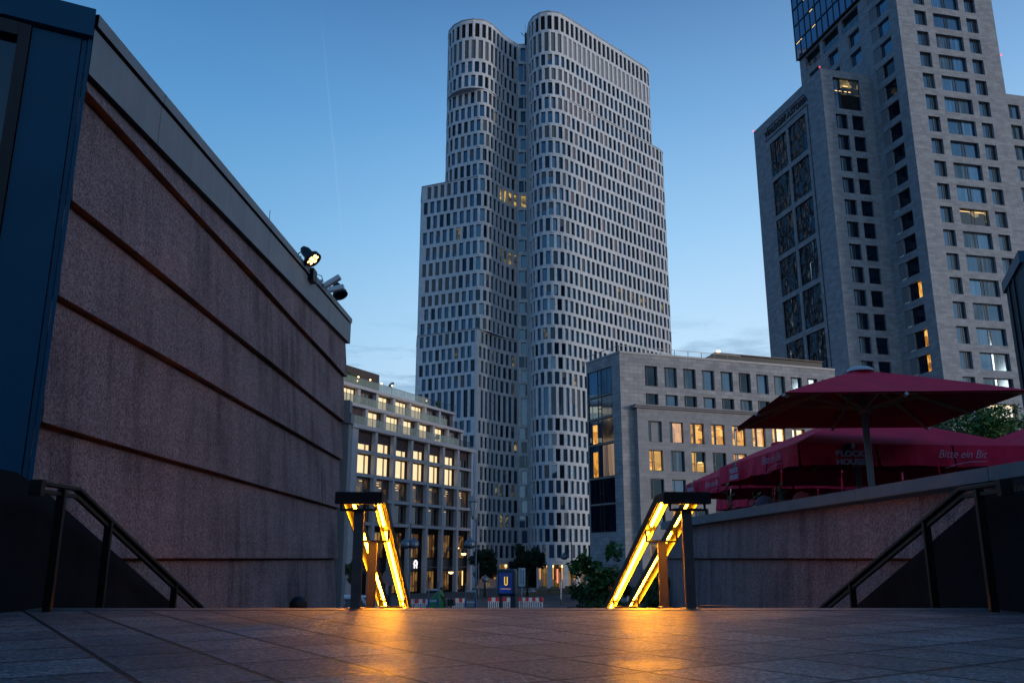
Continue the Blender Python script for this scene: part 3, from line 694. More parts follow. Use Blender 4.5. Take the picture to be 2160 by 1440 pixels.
for P, z0, z1, bx_ in ((L_T, ROWS[3][0], 113.9, (-8,200)), (L_L, -5.4, ROWS[9][0], (-14,200))):
    a = P[0]; mL.face([(bx_[0],bx_[1],z0),(a[0],a[1],z0),(a[0],a[1],z1),(bx_[0],bx_[1],z1)], 'panel')
mL.face([(-8,200,75),(-13.4,176,75),(-13.4,176,97.4),(-8,200,97.4)], 'panel'); mL.face([(-14,200,75.2),(-20.4,178,75.2),(-20.4,178,-5.4),(-14,200,-5.4)], 'panel')
a = R_up[-1]; mR.face([(a[0],a[1],94),(16,205,94),(16,205,113.9),(a[0],a[1],113.9)], 'panel')
a = R_lo[-1]; mR.face([(a[0],a[1],-5.4),(18,208,-5.4),(18,208,94),(a[0],a[1],94)], 'panel')
mL.face([(x, y, ROWS[3][0]-.01) for x, y in L_T + [(3.3,200),(-8,200)]][::-1], 'panel')
# thin parapet lip along the roof
for mb, P, z in ((mL, L_T + [(3.3,173.2)], 113.95), (mR, R_up, 113.96), (mR, R_lo[7:], ROWS[4][0]+.01), (mL, L_L[:3], ROWS[9][0]+.01), (mL, L_B[:4], ROWS[19][0]+.01)):
    for A, B in zip(P, P[1:]):
        A, B = Vector(A), Vector(B); d = B - A; n = Vector((d.y, -d.x)).normalized()*.07
        A2, B2 = A + n, B + n
        mb.face([(A2.x,A2.y,z-.10),(B2.x,B2.y,z-.10),(B2.x,B2.y,z+.12),(A2.x,A2.y,z+.12)], 'cornice'); mb.face([(A2.x,A2.y,z+.12),(B2.x,B2.y,z+.12),(B.x-n.x*4,B.y-n.y*4,z+.12),(A.x-n.x*4,A.y-n.y*4,z+.12)], 'cornice')
        mb.face([(A.x,A.y,z-.10),(B.x,B.y,z-.10),(B2.x,B2.y,z-.10),(A2.x,A2.y,z-.10)], 'cornice')
# arcade at street level
arc = []
def arcade(P, mb, skip=()):
    pa = Path(P); n = max(1, int(pa.L / 2.9)); p = pa.L / n; ws = []
    for k in range(n):
        a, b = k*p + .55, (k+1)*p - .55
        if b - a > 1: ws.append((a, b, -5.38, -1.15, ('arc', 99)))
    facade(mb, pa, [(-5.42, -.62, ws)], 1.5, 'panel', arc)
arcade([L_B[1], L_B[2]], mL); arcade([L_B[2], (-.6,172.0)], mL); arcade(R_up[3:8], mR); arcade([(12.2,163.3),(34.9,185.5)], mR)
child(mL, 'left_slab_wall', tw).name = 'slab_wall'; child(mR, 'slab_wall', tw)
mb = MB(); mb.prism([(-17.5, 172), (-8, 168.5), (.2, 176.5), (3.4, 176), (13.0, 170), (31, 188), (18, 204), (-10, 197)], -5.4, 74.0, 'cheek'); mb.prism([(-12, 174), (-8, 168.5), (.2, 176.5), (3.4, 176), (13.0, 170), (30, 187), (16, 202), (-7, 197)], 74.01, 113.0, 'cheek'); child(mb, 'core', tw)
def style_uw(it, fm, pm):
    I, J, a, b, n, (k, r) = it
    frame_into(fm, I, J, a, b, n, .035, 'frame_dark', off=.03)
    if k == 'pale': quad(pm, I, J, a, b, n, .16, 'blind_pale'); return
    if k in ('blind', 'mauve'): quad(pm, I, J, a, b, n, .10, 'blind_grey' if k == 'blind' else 'blind_mauve'); return
    if k == 'void': quad(pm, I, J, a, b, n, .02, 'cheek'); return  # black sheet paints the dark inside the open crown storey
    mt = {'a': 'glass_a', 'b': 'glass_b', 'c': 'glass_c', 'half': 'glass_a', 'lit': 'room_tower', 'lit_dim': 'room_tower2'}[k]
    quad(pm, I, J, a, b, n, .02, mt, .012)
    if k == 'half': quad(pm, I, J, a + (b-a)*random.choice((.35, .45, .6)), b - .05, n, .09, 'blind_grey')
M['room_tower'] = room('tower_lit_room', [(.3, (.04, .03, .02)), (.6, (.5, .32, .06)), (.9, (1, .62, .2))], .75, (.8, .8, 1.4))
M['room_tower2'] = room('tower_dim_room', [(.45, (.02, .03, .04)), (.65, (.16, .13, .06)), (.9, (.7, .5, .2))], .55, (.8, .8, 1.2))
def relpos(root):
    for ch in root.children:
        if ch.matrix_parent_inverse == Matrix.Identity(4): ch.matrix_parent_inverse = Matrix.Translation(root.location).inverted()
windows(tw, items, style_uw); relpos(tw)
M['wash'] = emit('warm_wash', (1.0, .42, .06), .9)  # glowing strips stand in for lamplight washing down the piers
# arcade fill: lobby glass, warm lamps at the heads of the piers
mb, lm, sh = MB(), MB(), MB()
for (I, J, a, b, n, k) in arc:
    quad(mb, I, J, a, b, n, .02, 'lobby')
    d = (J - I).normalized()
    for P, sg in ((I, 1), (J, -1)):
        q = P + n*1.2 + d*sg*.12
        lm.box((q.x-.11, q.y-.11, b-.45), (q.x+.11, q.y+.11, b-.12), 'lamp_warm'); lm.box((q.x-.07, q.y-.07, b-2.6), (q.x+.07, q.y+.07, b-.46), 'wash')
    for f in (.3, .7):
        q = I.lerp(J, f) + n*.06; sh.box((q.x-.05, q.y-.05, a), (q.x+.05, q.y+.05, b), 'frame_dark')
child(mb, 'lobby_glazing', tw); child(lm, 'pier_lamp_wash', tw); child(sh, 'mullion', tw)
# red and white strip lights beside the entrance doors
e1 = at(1164, 1215, 162.0); e2 = at(1176, 1215, 162.0)
for p, mt in ((e1, 'lamp_soft'), (e2, 'red_soft')):
    if mt == 'red_soft' and 'red_soft' not in M: M['red_soft'] = emit('pink_tube', (1.0, .28, .18), 1.1)
    mb = MB(); mb.box((p.x-.14, p.y-.1, -4.4), (p.x+.14, p.y+.1, -1.9), mt); child(mb, 'strip_light', tw)
# aerials on the roof between the slabs, small roof boxes
p = at(1109, 80, 171); mb = MB(); mb.box((p.x-.25, 170.9, 112.5), (p.x+.25, 171.3, 115.4), 'black'); mb.tube([(p.x-.1, 171, 115.3), (p.x-.1, 171, 117.4)], .05, 'grey_metal', 6); mb.tube([(p.x, 171, 114.3), (p.x-.9, 171, 115.2)], .07, 'black', 6); mb.tube([(p.x-.9, 171, 115.2), (p.x-1.0, 171, 115.5)], .07, 'black', 6)
child(mb, 'aerial', tw)
for x, y, w_ in ((22.5, 175.5, .8), (24.6, 177.5, 1.1)):
    mb = MB(); mb.box((x, y, 113.9), (x+w_, y+w_, 115.3), 'cornice'); child(mb, 'roof_box', tw)

# ---------------------------------------------------------------- hotel tower of grey stone on the right
C0 = Vector((54.1, 105.0)); av = Vector((.975, .222)); bv = Vector((-.222, .975))
C1 = C0 + bv*7.4; C2 = C1 - av*8.0; C3 = C2 + bv*19.7; CB = C0 + bv*24.4; CE = C0 + av*16.1
ht = empty('hotel_tower', (C0.x, C0.y, -5.4), label='tall grey stone hotel tower with a lower wing carrying black lettering, upper right', cat='tower')
hw = []; mb = MB(); ZT, Z1 = 98.0, 68.75
fr_rows = []; zt = 71.7
tops = [71.7 + 3.3*k for k in range(7, -24, -1)]
rows = []
for k, t in enumerate(tops):
    z0, z1 = t - 2.85, t + .45
    lit = 'lit' if abs(t - (71.7 - 3.3*8)) < .1 or abs(t-(71.7-3.3*16)) < .1 else 'n'
    rows.append((z0, z1, [(2.75, 4.6, t-2.3, t, ('s', lit if random.random() < .0 else 'n')), (5.75, 10.25, t-2.3, t, ('w', lit)), (11.25, 13.1, t-2.3, t, ('s', 'n'))]))
top_z = rows[0][1]; bot_z = rows[-1][0]
facade(mb, Path([C0, CE]), rows, .45, 'limestone', hw)
rows = []
for k, t in enumerate(tops):
    lit = 'half' if abs(t - (71.7-3.3*11)) < .1 or abs(t-(71.7-3.3*13)) < .1 or abs(t-(71.7-3.3*14)) < .1 else ('dark' if t < 70 else 'n')
    if t-2.85 < 83.5: rows.append((t-2.85, t+.45, [(1.45, 2.85, t-2.3, t, ('blank', 'n')), (2.88, 5.5, t-2.3, t, ('i', lit))]))
facade(mb, Path([C1, C0]), rows, .4, 'limestone', hw)
zi = rows[0][1]
facade(mb, Path([C1, C0]), [(zi, top_z, [])], .4, 'limestone', hw)
# wall above the wing: two rows of windows, a row of open loggias, then the glass box
pB = Path([CB, C1]); LB = pB.L
rows = [(68.7, 71.7, []), (71.7, 74.85, [(LB - s - 2.8, LB - s, 72.0, 74.3, ('n_', 'n')) for s in (1.1, 6.5, 11.9)]),
        (74.85, 78.2, [(LB - s - 2.8, LB - s, 75.3, 77.6, ('n_', 'n')) for s in (1.1, 6.5, 11.9)]),
        (78.2, 81.4, [(LB - s - 4.2, LB - s, 78.5, 81.1, ('log', 'n')) for s in (.9, 6.0, 11.1)])]
facade(mb, pB, rows, .5, 'limestone', hw)
facade(mb, Path([CE, CE + bv*24.4]), [(bot_z, top_z, [])], .4, 'limestone', hw)
cap(mb, [C0, CE], [CE + bv*24.4, CB], top_z, 'limestone')
child(mb, 'tower_wall', ht)
# the lower wing
mb = MB(); rows = []
rows.append((62.2, Z1, [(1.85, 6.2, 62.6, 67.6, ('big', 'n'))]))
t = 61.75; k = 0
while t > -3:
    lit = 'litc' if k == 14 else 'n'
    rows.append((t-2.85, 62.2 if k == 0 else t+.45, [(1.75, 3.65, t-2.3, t, ('v1', lit)), (4.4, 6.3, t-2.3, t, ('v2', 'n'))])); t -= 3.3; k += 1
b_low = rows[-1][0]
facade(mb, Path([C2, C1]), rows, .4, 'limestone', hw)
P3 = Path([C3, C2]); rows = [(64.9, Z1, [])]; t = 64.2; first = True
while t > 4:
    rows.append((t-6.2, 64.9 if first else t+.4, [(19.7-15.2, 19.7-10.3, t-5.8, t, ('g', 'n')), (19.7-9.7, 19.7-4.8, t-5.8, t, ('g', 'n'))])); t -= 6.6; first = False
rows.append((-5.4, rows[-1][0], []))
facade(mb, P3, rows, .35, 'limestone', hw)
cap(mb, [C3, C2, C1], [C1 + bv*16, C3 + av*8], Z1, 'limestone')
C3b = C3 + av*8; mb.face([(C3b.x,C3b.y,-5.4),(C3.x,C3.y,-5.4),(C3.x,C3.y,Z1),(C3b.x,C3b.y,Z1)], 'limestone')
child(mb, 'wing_wall', ht)
# glass box above
mb = MB(); gm = MB(); n = Vector((-.975, -.222)); GA, GB = CB + n*.35 + bv*.2, C0 + bv*7.4 + n*.35
g0, g1 = 81.6, 97.5
def gq(A, B, z0, z1, mat, m): m.face([(A.x,A.y,z0),(B.x,B.y,z0),(B.x,B.y,z1),(A.x,A.y,z1)], mat)
d = (GB - GA); Lg = d.length; d.normalize(); ng = 11; nz = 5
for i in range(ng):
    for j in range(nz):
        A, B = GA + d*(Lg*i/ng), GA + d*(Lg*(i+1)/ng)
        e = random.uniform(-.02, .02); A2 = A + n*e
        gq(A2, B, g0 + (g1-g0)*j/nz, g0 + (g1-g0)*(j+1)/nz, 'glass_tower', gm)
A, B = GA - n*.6, GA; gq(A, B, g0, g1, 'glass_tower', gm); A, B = GB, GB - n*.6; gq(A, B, g0, g1, 'glass_tower', gm)
gm.face([(GA.x,GA.y,g0),(GB.x,GB.y,g0),(GB.x-n.x,GB.y-n.y,g0),(GA.x-n.x,GA.y-n.y,g0)], 'black')
child(gm, 'glass_box', ht)
for i in range(ng+1):
    A = GA + d*(Lg*i/ng) + n*.06; mb.box((A.x-.05, A.y-.05, g0-.1), (A.x+.05, A.y+.05, g1), 'frame_dark')
for j in range(nz):
    z = g0 + (g1-g0)*j/nz; A, B = GA + n*.08, GB + n*.08; mb.bar((A.x, A.y, z), (B.x, B.y, z), .10, .16, 'frame_dark')
child(mb, 'mullion_grid', ht)
mb = MB()
for j in (1, 2, 3):
    z = g0 + (g1-g0)*j/nz - .25
    for s0, s1 in (((.02, .12), (.3, .36)) if j == 1 else (((.28, .33), (.5, .58)) if j == 2 else ((.2, .24),))):
        A, B = GA + d*(Lg*s0) + n*.05, GA + d*(Lg*s1) + n*.05; gq(A, B, z, z+.1, 'lamp_soft', mb)
child(mb, 'ceiling_light', ht)
def style_h(it, fm, pm):
    I, J, a, b, n, (k, lit) = it; Lw = (J-I).length; d = (J-I).normalized()
    if k == 'blank':
        quad(pm, I, J, a+.05, b-.05, n, .33, 'limestone'); frame_into(fm, I, J, a, b, n, .05, 'frame_dark', off=.28, proud=.02); return
    if k == 'log':
        quad(pm, I, J, a, b, n, .03, 'cheek'); quad(pm, I, J, a, a+1.1, n, .46, 'glass_c'); frame_into(fm, I, J, a, b, n, .08, 'frame_dark'); return
    if k == 'g':
        frame_into(fm, I, J, a, b, n, .07, 'frame_dark', mull=(.25, .5, .75), trans=((0, 1, .5), (0, 1, .56)), off=.12)
        for i in range(4):
            for j in range(2):
                P, Q = I + d*Lw*i/4, I + d*Lw*(i+1)/4; quad(pm, P, Q, a+(b-a)*j/2, a+(b-a)*(j+1)/2, n, .14, 'glass_chaos', .05)
        return
    if k == 'big':
        frame_into(fm, I, J, a, b, n, .08, 'frame_dark', mull=(.3,), trans=((0, 1, .5),))
        P = I + d*Lw*.3
        quad(pm, I, P, a, b, n, .03, 'glass_c', .01); quad(pm, P, J, a, a+(b-a)*.5, n, .03, 'cheek'); quad(pm, P, J, a+(b-a)*.5, b, n, .03, 'room_tower2')
        z = a+(b-a)*.6
        for f in (.1, .25, .45, .6): A, B = I.lerp(J, f), I.lerp(J, f+.09); quad(pm, A, B, z, z+.12, n, .05, 'lamp_soft')
        A, B = I.lerp(J, .42), I.lerp(J, .6); quad(pm, A, B, z+.9, z+1.02, n, .05, 'lamp_soft')
        return
    m1 = 'glass_a'
    if k == 'w':
        frame_into(fm, I, J, a, b, n, .09, 'frame_dark', mull=(.46, .56))
        if lit == 'lit':
            quad(pm, I, J, a, b, n, .03, 'room_tower2'); A, B = I.lerp(J, .04), I.lerp(J, .42); quad(pm, A, B, b-.32, b-.24, n, .04, 'lamp_soft')
            A, B = I.lerp(J, .6), I.lerp(J, .92); quad(pm, A, B, b-.32, b-.24, n, .04, 'lamp_soft')
        else:
            for f0, f1 in ((0, .46), (.46, .56), (.56, 1)): quad(pm, I.lerp(J, f0), I.lerp(J, f1), a, b, n, .03, random.choice(('glass_refl', 'glass_a', 'glass_c')) if f0 != .46 else 'glass_c', .015)
    elif k == 's':
        frame_into(fm, I, J, a, b, n, .08, 'frame_dark', mull=(.55, .72))
        for f0, f1 in ((0, .55), (.55, .72), (.72, 1)): quad(pm, I.lerp(J, f0), I.lerp(J, f1), a, b, n, .03, 'glass_a' if f0 == 0 else 'glass_c', .01)
    elif k in ('v1', 'v2'):
        if k == 'v1': frame_into(fm, I, J, a, b, n, .07, 'frame_dark', mull=(.22, .6), trans=((0, .22, .45),))
        else: frame_into(fm, I, J, a, b, n, .07, 'frame_dark')
        if k == 'v1':
            quad(pm, I, I.lerp(J, .6), a, b, n, .03, 'glass_c' if lit == 'n' else 'room_tower'); quad(pm, I.lerp(J, .6), J, a, b, n, .03, 'glass_b')
        else: quad(pm, I, J, a, b, n, .03, 'glass_b', .01)
    elif k == 'i':
        frame_into(fm, I, J, a, b, n, .08, 'frame_dark', mull=(.2,))
        if lit == 'half':
            quad(pm, I, I.lerp(J, .6), a, b, n, .03, 'glass_b'); quad(pm, I.lerp(J, .6), J, a, b, n, .03, 'warm_room')
        else: quad(pm, I, J, a, b, n, .03, 'glass_b' if lit == 'dark' else 'glass_refl', .015)
    else:
        frame_into(fm, I, J, a, b, n, .08, 'frame_dark', mull=(.25,)); quad(pm, I, J, a, b, n, .03, 'glass_refl', .015)
windows(ht, hw, style_h, 100); relpos(ht)
# lettering on the wing, its frame lines, red beacons
nl = Vector((-.975, -.222, 0)); P = C2 + bv*10.0
X = frame_on((P.x + nl.x*.12, P.y + nl.y*.12, 65.75), nl)
o = text('lettering', 'WALDORF ASTORIA', 1.42, 'black', X, ht, .06, 0, .95, .02); relpos(ht)
mb = MB()
def wl(t0, z0, t1, z1, w_=.09):
    A, B = C2 + bv*t0, C2 + bv*t1; mb.bar((A.x+nl.x*.05, A.y+nl.y*.05, z0), (B.x+nl.x*.05, B.y+nl.y*.05, z1), w_, w_, 'frame_dark')
wl(4.6, 67.15, 15.4, 67.15); wl(3.9, 65.15, 16.2, 65.15)
mb.box((C2.x+bv.x*3.95-.1, C2.y+bv.y*3.95-.04, 5), (C2.x+bv.x*3.95+.0, C2.y+bv.y*3.95+.04, 65.15), 'frame_dark')
mb.box((C2.x+bv.x*15.4-.1, C2.y+bv.y*15.4-.04, 65.9), (C2.x+bv.x*15.4+.0, C2.y+bv.y*15.4+.04, 67.2), 'frame_dark')
child(mb, 'sign_frame', ht)
for p, z in ((C2, 68.8), (C3, 68.8)):
    mb = MB(); mb.lathe([(0, 0), (.09, .03), (.09, .15), (0, .2)], 'red_light', Matrix.Translation((p.x-.1, p.y-.1, z)), 10); child(mb, 'beacon', ht)
p = CE; mb = MB(); mb.lathe([(0, 0), (.09, .03), (.09, .15), (0, .2)], 'red_light', Matrix.Translation((p.x+.12, p.y-.1, at(2113, 118, p.y).z)), 10); child(mb, 'beacon', ht)
# stone block beyond the right edge of the tower
rb = empty('stone_block', (75, 116, -5.4), label='lower grey stone block with dark windows directly right of the hotel tower', cat='building')
A = Vector((71.6, 113.0)); B = A + av*16; mb = MB(); it2 = []; rows = []; t = 64.6
while t > -3: rows.append((t-2.85, t+(1.7 if t > 64 else .45), [(1.0 if (int(t*10) % 2) else .7, 3.2, t-2.3, t, ('w', 'n')), (4.5, 8.5, t-2.3, t, ('w', 'n'))])); t -= 3.3
facade(mb, Path([A + bv*14, A, B]) if False else Path([A, B]), rows, .4, 'limestone', it2)
D = A + bv*14; mb.face([(D.x,D.y,-5.4),(A.x,A.y,-5.4),(A.x,A.y,66.3),(D.x,D.y,66.3)], 'limestone'); cap(mb, [A, B], [B+bv*14, D], 66.3, 'limestone')
child(mb, 'wall', rb); windows(rb, it2, style_h); relpos(rb)

# ---------------------------------------------------------------- stone office block in the middle right
G0 = Vector((11.35, 88.0)); gd = Vector((.9465, .3225)); gn = Vector((gd.y, -gd.x)); GL = Vector((8.3, 93.5)); LR = 27.5; ZR = 21.15
ob = empty('stone_office_block', (G0.x, G0.y, -5.0), label='travertine corner office block with a glazed corner bay and lit offices, before the hotel tower', cat='building')
mb = MB(); ow = []
def wx(px, py, o=0.0): s, z = s_on(px, py, G0 + gn*o, gd); return s, z
def cols(rng, y, o=0): return [(wx(a, y, o)[0], wx(b, y, o)[0]) for a, b in rng]
S = 3.6
r1 = [(1220+a/S, 1220+b/S) for a, b in ((505,600),(652,747),(795,890),(938,1030),(1078,1170),(1215,1305),(1348,1438),(1480,1565),(1608,1692),(1735,1812))]
zA1, zA0 = wx(1360, 770.6)[1], wx(1360, 813)[1]; zB1, zB0 = wx(1362, 829)[1], wx(1362, 855)[1]
c_1 = cols(r1, 790); zc = wx(1345, 862)[1]
pt_ = c_1[-1]; c_1 = c_1 + [(pt_[0]+2.05*k, pt_[1]+2.05*k) for k in (1, 2, 3)]
ws1 = [(a, b, zA0, zA1, ('p', 'n' if i < 7 else 'c')) for i, (a, b) in enumerate(c_1) if b < LR]
ws2 = [(a, b, zB0, zB1, ('p', 'n')) for i, (a, b) in enumerate(c_1) if b < LR]
zm = (zA0 + zB1)/2
facade(mb, Path([G0, G0 + gd*LR]), [(zm, ZR, ws1), (zc - .5, zm, ws2)], .4, 'travertine', ow)
OFF = .75
r3 = [(1220+a/S, 1220+b/S) for a, b in ((532,635),(693,798),(852,955),(1010,1112),(1168,1268),(1322,1420),(1473,1572),(1624,1720))]
c_3 = cols(r3, 910, OFF); d_ = c_3[-1][0] - c_3[-2][0]
while c_3[-1][1] + d_ < LR: c_3.append((c_3[-1][0] + d_, c_3[-1][1] + d_))
s45 = wx(1345, 900, OFF)[0]
zs3 = [wx(1370, y, OFF)[1] for y in (887, 931, 948, 992, 1009, 1053, 1070, 1106)]
st3 = [['pale', 'pink'] + ['lit']*4 + ['lit']*3 + ['lit'] + ['n']*9, ['lity', 'c', 'lith', 'b', 'lit', 'b', 'n', 'lit'] + ['n']*9, ['n']*20, ['n', 'lit'] + ['b']*18]
lows = []
zt_ = zc
for r in range(4):
    top_, bot_ = zs3[2*r], zs3[2*r+1]; nb = (zs3[2*r+1] + zs3[2*r+2])/2 if r < 3 else bot_ - .8
    lows.append((nb, zt_, [(a - s45, b - s45, bot_, top_, ('q', st3[r][i])) for i, (a, b) in enumerate(c_3)])); zt_ = nb
lows.append((-5.2, zt_, [(c_3[i][0]-s45-.3, c_3[i][1]-s45+.3, -5.1, zt_-1.0, ('shop', 'n')) for i in range(len(c_3))]))
QA = G0 + gn*OFF + gd*s45; QB = G0 + gn*OFF + gd*LR
facade(mb, Path([QA, QB]), lows, .35, 'travertine_smooth', ow)
QC = G0 + gd*s45; mb.face([(QC.x,QC.y,-5.2),(QA.x,QA.y,-5.2),(QA.x,QA.y,zc),(QC.x,QC.y,zc)], 'travertine_smooth')
mb.face([(G0.x,G0.y,-5.2),(QC.x,QC.y,-5.2),(QC.x,QC.y,zc-.5),(G0.x,G0.y,zc-.5)], 'travertine')
# cornice moulding on the lower part
for (z0, z1, o1) in ((zc-.02, zc+.16, .22), (zc+.16, zc+.34, .38)):
    A, B = QC - gd*.35 - gn*.05, QC + gd*(LR-s45) ; w0 = OFF + o1
    mb.prism([tuple(A), tuple(B), tuple(B + gn*w0), tuple(A + gn*(w0 + .05))], z0, z1 - .004, 'coping')
# glazed corner bay on the left side
PL = Path([GL, G0]); LL = PL.L; gnl = Vector(((G0-GL).y, -(G0-GL).x)).normalized()
def sl_(px, py): d = (G0-GL).normalized(); return s_on(px, py, GL, d)
b0, b1 = sl_(1242, 900)[0], sl_(1294, 900)[0]
zb = [ray(1290, y)[1]*88.8 for y in (768, 826, 874, 930, 1003, 1060, 1122)]
rows = [(zb[0], ZR, [])]
kinds = ['bay', 'bay', 'bay_lit', 'bay_lit2', 'bay_dark', 'bay_dark']
for i in range(6): rows.append((zb[i+1], zb[i], [(b0, b1, zb[i+1]+.06, zb[i]-.06, ('bay', kinds[i]))]))
rows.append((-5.2, zb[6], [(b0+.3, b1-.2, -5.15, -.9, ('shop', 'n'))]))
facade(mb, PL, rows, .14, 'travertine', ow, 'frame_dark')
BK = [tuple(G0 + gd*LR), tuple(G0 + gd*LR + Vector((-5, 16))), (11.0, 108)]
cap(mb, [tuple(GL), tuple(G0)], BK, ZR, 'travertine_smooth')
mb.face([(11.0,108,-5.2),(GL.x,GL.y,-5.2),(GL.x,GL.y,ZR),(11.0,108,ZR)], 'travertine'); E_ = G0 + gd*LR; mb.face([(E_.x,E_.y,-5.2),(BK[1][0],BK[1][1],-5.2),(BK[1][0],BK[1][1],ZR),(E_.x,E_.y,ZR)], 'travertine')
# parapet lip
for A, B, n in ((G0, G0 + gd*LR, gn), (GL, G0, gnl)):
    A2, B2 = A + n*.06, B + n*.06; mb.face([(A2.x,A2.y,ZR-.12),(B2.x,B2.y,ZR-.12),(B2.x,B2.y,ZR+.1),(A2.x,A2.y,ZR+.1)], 'cornice'); mb.face([(A2.x,A2.y,ZR+.1),(B2.x,B2.y,ZR+.1),(B.x-n.x*.4,B.y-n.y*.4,ZR+.1),(A.x-n.x*.4,A.y-n.y*.4,ZR+.1)], 'cornice')
    mb.face([(A.x,A.y,ZR-.12),(B.x,B.y,ZR-.12),(B2.x,B2.y,ZR-.12),(A2.x,A2.y,ZR-.12)], 'cornice')
child(mb, 'wall', ob)
mb = MB()                                   # portal frame at the foot of the bay
for s0, s1, z0, z1 in ((b0-.1, b0+.3, -5.15, -.55), (b1-.2, b1+.2, -5.15, -.55), (b0+.3, b1-.2, -.9, -.55)):
    d = (G0-GL).normalized(); A, B = GL + d*s0, GL + d*s1
    mb.prism([tuple(A), tuple(B), tuple(B+gnl*.2), tuple(A+gnl*.2)], z0, z1, 'coping')
child(mb, 'portal', ob)
mb = MB()                                   # glass parapet rail on the roof
for A, B in ((GL, G0), (G0, G0 + gd*15)):
    d = B - A; n_ = max(2, int(d.length/1.5)); 
    for k in range(n_ + 1): p = A + d*(k/n_); mb.box((p.x-.03, p.y-.03+.3, ZR), (p.x+.03, p.y+.03+.3, ZR+.75), 'grey_metal')
    mb.bar((A.x, A.y+.3, ZR+.75), (B.x, B.y+.3, ZR+.75), .06, .05, 'grey_metal')
child(mb, 'roof_rail', ob)
mb = MB()                                   # dark roof terrace canopy
a1, z1 = s_on(1500, 750, G0 + Vector((-.3, 2.5)), gd); a2, _ = s_on(1742, 770, G0 + Vector((-.3, 2.5)), gd)
A, B = G0 - gn*2.5 + gd*(a1+1.0), G0 - gn*2.5 + gd*(a2)
mb.prism([tuple(A), tuple(B), tuple(B - gn*5), tuple(A - gn*5)], ZR+.35, ZR+1.35, 'black')
P_ = A - gd*1.2; mb.face([(P_.x,P_.y,ZR+.5),(A.x,A.y,ZR+.4),(A.x,A.y,ZR+1.32)], 'black'); mb.bar((P_.x,P_.y,ZR+.5),(A.x,A.y,ZR+1.4), .6, .2, 'black')
mb.bar((A.x,A.y,ZR+1.42),(B.x,B.y,ZR+1.42), .5, .1, 'frame_brown')
for k in range(6): p = A.lerp(B, (k+.3)/6) + gn*.03; mb.box((p.x-.06, p.y-.06, ZR), (p.x+.06, p.y+.06, ZR+.4), 'grey_metal')
child(mb, 'roof_canopy', ob)
mb = MB(); mb.box((A.x+.2, A.y-.3, ZR+1.5), (A.x+.6, A.y-.1, ZR+1.65), 'lamp_warm'); child(mb, 'roof_lamp', ob)
def style_o(it, fm, pm):
    I, J, a, b, n, (k, st) = it; d = (J-I)
    def Q(f0, f1, z0, z1, mat, o=.03, t=.008): quad(pm, I.lerp(J, f0), I.lerp(J, f1), a+(b-a)*z0, a+(b-a)*z1, n, o, mat, t)
    if k == 'p':
        frame_into(fm, I, J, a, b, n, .09, 'frame_dark', mull=(.27,), trans=((0, .27, .45),) if st == 'c' else ())
        Q(0, 1, 0, 1, 'glass_c' if st == 'c' else random.choice(('glass_b', 'glass_a', 'glass_c')))
    elif k == 'q':
        frame_into(fm, I, J, a, b, n, .09, 'frame_dark', mull=(.30, .42) if st.startswith('lit') else (.28,), trans=((0, .30, .42),))
        if st == 'lit':
            Q(0, .3, 0, 1, 'warm_room'); Q(.3, .42, 0, 1, 'glass_b'); Q(.42, 1, 0, 1, 'warm_room'); Q(.5, .75, .80, .84, 'lamp_ceiling', .045, 0)
        elif st == 'lity': Q(0, .3, 0, 1, 'warm_room'); Q(.3, 1, 0, 1, 'amber_wall')
        elif st == 'lith': Q(0, .4, 0, 1, 'amber_wall'); Q(.4, 1, .5, 1, 'glass_b'); Q(.4, 1, 0, .5, 'amber_wall'); Q(.55, .85, .46, .52, 'lamp_soft', .045, 0)
        elif st == 'pink': Q(0, .3, 0, 1, 'glass_c'); Q(.3, 1, 0, 1, 'pink_room')
        elif st == 'pale': Q(0, .3, 0, 1, 'glass_c'); Q(.3, 1, 0, 1, 'blind_pale')
        elif st == 'c': Q(0, 1, 0, 1, 'glass_c')
        elif st == 'b': Q(0, 1, 0, 1, 'glass_b')
        else: Q(0, 1, 0, 1, random.choice(('glass_a', 'glass_b')))
    elif k == 'bay':
        frame_into(fm, I, J, a, b, n, .09, 'frame_dark', mull=(.38, .52), trans=((.38, .52, .42),), off=.02)
        if st == 'bay_dark': Q(0, 1, 0, 1, 'glass_b')
        else:
            if st != 'bay': Q(.14, .33, .02, .80, 'warm_room', .045)
            Q(0, .38, 0, 1, 'glass_refl'); Q(.38, .52, 0, 1, 'glass_a'); Q(.52, 1, 0, 1, 'glass_c' if st == 'bay' else ('dim_room' if st == 'bay_lit' else 'curtain_lit'))
    else:
        frame_into(fm, I, J, a, b, n, .12, 'frame_dark', mull=(.5,)); Q(0, 1, 0, 1, 'shop_room')
M['amber_wall'] = room('amber_wall', [(.2, (.45, .22, .04)), (.5, (.95, .52, .09)), (.9, (1, .62, .14))], .8, (.5, .5, .9))
M['pink_room'] = room('pink_room', [(.2, (.35, .22, .18)), (.5, (.75, .40, .22)), (.9, (.95, .55, .25))], .75, (2.5, 2.5, .9))
M['curtain_lit'] = room('curtain_lit', [(.2, (.03, .04, .06)), (.5, (.28, .18, .12)), (.9, (.5, .34, .2))], .6, (2.8, 2.8, .1))
windows(ob, ow, style_o, 100); relpos(ob)

